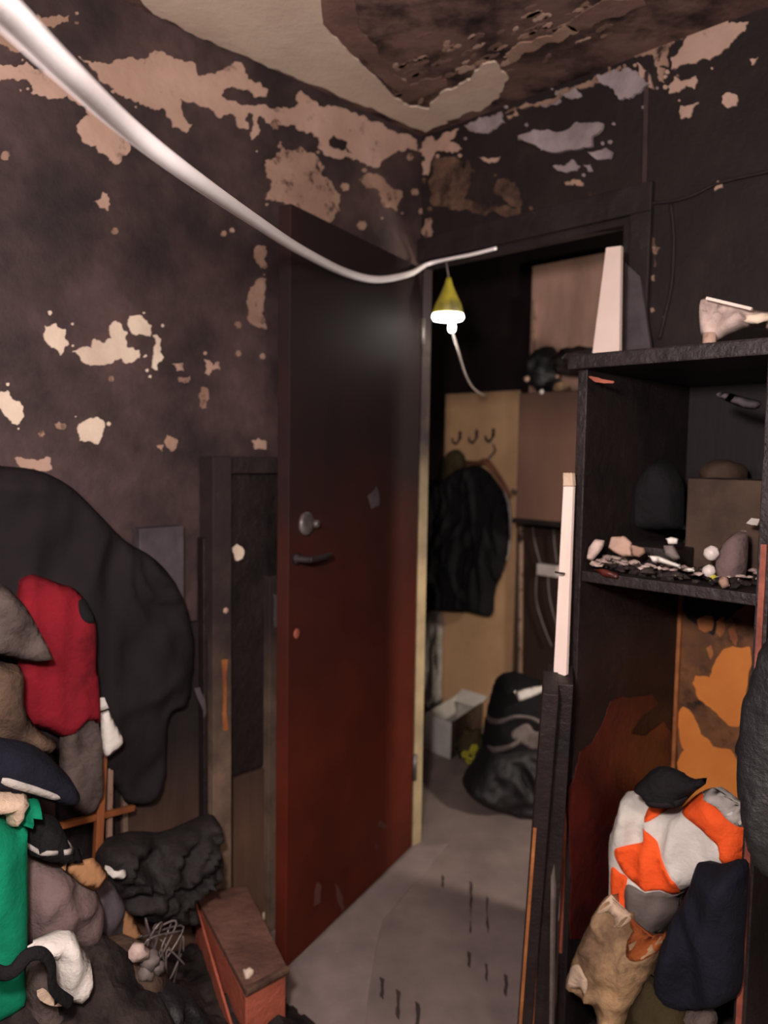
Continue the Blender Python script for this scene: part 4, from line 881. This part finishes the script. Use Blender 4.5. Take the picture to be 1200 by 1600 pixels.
for k in range(150):
    b_ = r8.uniform(cbL + TH + .01, cbR - TH - .02); a_ = r8.uniform(.2 + AD, A0 - .012)
    lump(P(a_, b_, cs + .004 + r8.uniform(0, .012)), r8.uniform(.004, .013), bmr, amp=.4, sub=1, seed=k, squash=(1, 1, .6))
one('shelf_debris', bmr, M['ash'], 'burnt crumbs strewn on the cabinet shelf', 'debris', kind='stuff')
bmr = bmesh.new()
for k in range(85):
    t_ = r8.random(); b_ = cbL + TH + .015 + t_ * (cbR - cbL - TH * 2 - .04); a_ = r8.gauss(A0 - .06, .03)
    lump(P(min(a_, A0 - .012), b_, cs + .012 + r8.uniform(0, .016)), r8.uniform(.003, .010), bmr, amp=.5, sub=1, seed=k + 300, squash=(1.3, 1, .5))
one('pale_crumbs', bmr, M['paper'], 'pale pinkish crumbs of burnt paper along the shelf front', 'debris', kind='stuff')
soft('black_scrap_hanging', [(1160, 620), (1190, 628), (1180, 640), (1150, 634), (1120, 618), (1130, 612)], frameB(.2 + AD), M['grey_sheet'], .01, .02, .6, .004, (14, 10), label='grey charred scrap hanging under the cabinet top', cat='scrap', seed=45)
patch(cab, [(920, 588), (935, 590), (960, 596), (958, 599), (930, 597)], lambda x, y: hitB(x, y, A0 + .0205), U, M['red_edge'], .001, .1, 2, 'bare_wood_patch')

# pile inside the cabinet
k8 = lambda pts: K(860, 1180, .2833, pts)
zf = .0
pm = bmesh.new()
soft('beige_bag', k8([(260, 840), (320, 770), (350, 800), (370, 870), (440, 880), (450, 960), (540, 1000), (640, 990), (610, 1120), (570, 1200), (520, 1320), (450, 1440), (440, 1600), (330, 1600), (270, 1400), (220, 1300), (110, 1220), (130, 1150), (180, 1010)]), frameB(.41 + AD), M['beige_bag'], .045, .07, 1.2, .026, (16, 10),
     panels=[('rust_patch', k8([(410, 980), (460, 965), (540, 1005), (620, 1010), (600, 1090), (500, 1110), (420, 1050)]), M['copper_cloth']), ('cream_corner', k8([(130, 1160), (180, 1130), (245, 1180), (225, 1290), (120, 1225)]), M['cream_cloth']), ('cream_fold', k8([(265, 850), (310, 780), (345, 800), (440, 890), (450, 960), (350, 950), (300, 880)]), M['cream_cloth'])],
     label='scorched beige bag in the cabinet bottom below the orange and white jacket', cat='bag', seed=60)
soft('olive_cloth', k8([(440, 1400), (500, 1290), (560, 1200), (620, 1290), (720, 1370), (780, 1480), (800, 1620), (420, 1620)]), frameB(.42 + AD), M['olive'], .05, .05, .8, .016, (12, 9), label='dark olive cloth at the bottom between the beige bag and navy cloth', cat='cloth', seed=61)
ow = soft('orange_white_jacket', k8([(410, 215), (460, 198), (520, 240), (600, 280), (720, 290), (800, 222), (900, 180), (1000, 250), (1092, 320), (1098, 460), (1080, 585), (960, 640), (860, 700), (800, 720), (720, 770), (700, 870), (610, 985), (530, 992), (450, 950), (436, 880), (370, 860), (345, 760), (350, 640), (345, 440), (380, 320)]),
     frameB(.31 + AD), M['white_cloth'], .055, .09, 1.2, .014, (13, 9), round_=True,
     panels=[('orange_panel', k8([(512, 250), (560, 295), (700, 305), (780, 235), (900, 290), (1000, 390), (1090, 475), (1080, 585), (960, 600), (935, 500), (870, 440), (780, 370), (700, 325), (640, 308), (522, 368)]), M['orange_cloth']),
             ('orange_panel', k8([(385, 495), (512, 480), (520, 392), (560, 430), (620, 530), (665, 630), (708, 700), (690, 785), (650, 772), (600, 738), (540, 722), (440, 650), (400, 600)]), M['orange_cloth']),
             ('orange_panel', k8([(352, 605), (400, 640), (445, 662), (432, 760), (436, 872), (372, 858), (350, 760)]), M['orange_cloth']),
             ('grey_lining', k8([(445, 690), (540, 735), (600, 748), (650, 785), (698, 795), (690, 868), (608, 978), (532, 985), (454, 945), (440, 800)]), M['mid_grey']),
             ('dirty_sleeve', k8([(810, 235), (900, 190), (1000, 258), (1085, 325), (1088, 455), (1000, 385), (900, 285)]), M['dirty_white'])],
     label='orange and white striped jacket piled inside the cabinet', cat='jacket', seed=62)
cp2 = soft('black_flat_cap', k8([(455, 185), (520, 120), (560, 80), (620, 58), (700, 78), (790, 130), (860, 122), (864, 152), (800, 200), (750, 250), (700, 290), (560, 282), (530, 240), (480, 210)]), frameB(.38 + AD), M['black_cloth'], .03, .05, .9, .006, (9, 8),
     panels=[('brim', k8([(535, 245), (620, 262), (700, 250), (745, 240), (705, 288), (600, 292), (550, 280)]), M['black_soft'])], label='black cap lying on top of the orange and white jacket', cat='cap', seed=63)
soft('navy_cloth', k8([(815, 590), (930, 605), (1080, 578), (1090, 800), (1068, 1050), (1050, 1300), (930, 1375), (740, 1392), (640, 1370), (575, 1270), (600, 1120), (645, 960), (700, 850), (780, 700)]), frameB(.40 + AD), M['navy'], .05, .07, 1.0, .018, (11, 5), label='dark navy cloth slumped in front of the orange and white jacket', cat='cloth', seed=64)
one('ash_pile', mound(.04, A0 - .03, cbL + TH + .004, cbR - TH - .004, lambda a, b: .12 + .16 * sm(b, cbL + .1, cbR - .05), amp=.02, seed=3), M['ash'], 'pile of ash and burnt rags filling the cabinet bottom', 'rubble', kind='stuff')
soft('pinkish_rag', k8([(680, 1400), (760, 1385), (900, 1400), (920, 1480), (860, 1560), (700, 1560), (660, 1470)]), frameB(.41 + AD), M['grey_cloth'], .03, .04, .8, .010, (16, 10), label='pinkish brown rag at the bottom edge under the navy cloth', cat='rag', seed=65)

# black sleeve hanging in front of the right post
soft('black_hose_sleeve', [(1206, 985), (1190, 1010), (1176, 1060), (1160, 1110), (1154, 1180), (1160, 1240), (1170, 1290), (1186, 1345), (1240, 1370), (1275, 1200), (1280, 1000), (1275, 700), (1262, 560), (1238, 556), (1228, 640), (1224, 860)], frameB(.52 + AD), M['black_gloss'], .05, .05, .9, .010, (12, 6), label='black glossy sleeve hanging at the right edge in front of the cabinet', cat='sleeve', seed=66)
# white strip leaning, tied with a string
ws = thing('white_strip', hitB(866, 1130, .44 + AD), 'long white strip with a yellowed tip leaning against the cabinet side', 'strip')
Tt = hitB(887, 742, .42 + AD); Tb = hitB(873, 1063, .46 + AD); dv = (CAM - Tt); dv.z = 0; sv = dv.cross(Z).normalized()
bm = bmesh.new()
box8(bm, [hitB(864, 1066, .46 + AD), hitB(884, 1055, .46 + AD), hitB(884, 1055, .46 + AD) - U * .01, hitB(864, 1066, .46 + AD) - U * .01, hitB(880, 760, .42 + AD), hitB(895, 760, .42 + AD), hitB(895, 760, .42 + AD) - U * .01, hitB(880, 760, .42 + AD) - U * .01], .001)
link('strip_body', bm, M['white_board'], ws)
bm = bmesh.new(); box8(bm, [hitB(880, 759, .421 + AD), hitB(895, 759, .421 + AD), hitB(895, 759, .421 + AD) - U * .011, hitB(880, 759, .421 + AD) - U * .011, hitB(880, 739, .42 + AD), hitB(894, 739, .42 + AD), hitB(894, 739, .42 + AD) - U * .011, hitB(880, 739, .42 + AD) - U * .011])
link('yellowed_tip', bm, M['cream_cloth'], ws)
bm = bmesh.new(); box8(bm, [hitB(860, 1640, .46 + AD), hitB(864, 1640, .46 + AD), hitB(864, 1640, .46 + AD) - U * .008, hitB(860, 1640, .46 + AD) - U * .008, hitB(864, 1066, .46 + AD), hitB(870, 1064, .46 + AD), hitB(870, 1064, .46 + AD) - U * .008, hitB(864, 1066, .46 + AD) - U * .008])
zb_ = min(v.co.z for v in bm.verts)
for v in bm.verts:
    if v.co.z < .3: v.co.z = 0.0
link('strip_tail', bm, M['mid_grey'], ws)
link('string', tube([hitB(868, 894, .455 + AD), hitB(880, 896, .455 + AD), hitB(896, 898, .40)], .002, 6), M['frame_dark'], ws, True)
# planks leaning between floor and cabinet
for i, (tx, ty, bx_, by_, w_, lab, aa) in enumerate([
    (861, 1078, 814, 1690, .030, 'leaning dark plank nearest the open floor with an orange edge', .56),
    (876, 1064, 838, 1690, .050, 'leaning dark plank closest to the cabinet side', .50)]):
    T = hitB(tx, ty, aa + AD); B = hitz(bx_, by_, .0)
    vd = (B - CAM); vd.z = 0; vd.normalize(); sd2 = Vector((vd.y, -vd.x, 0))
    t = thing('leaning_plank', B, lab, 'plank', 'planks leaning beside the cabinet')
    link('plank_board', beam(B + vd * .05 + Z * .006, T + vd * .05, .10, w_, vd, bev=.002), M['char'], t)
    link('worn_edge', beam(B - vd * .002 - sd2 * w_ * .36 + Z * .006, B.lerp(T, .68 - .1 * i) - vd * .002 - sd2 * w_ * .36, .005, w_ * .22, vd), M['orange_edge'], t)
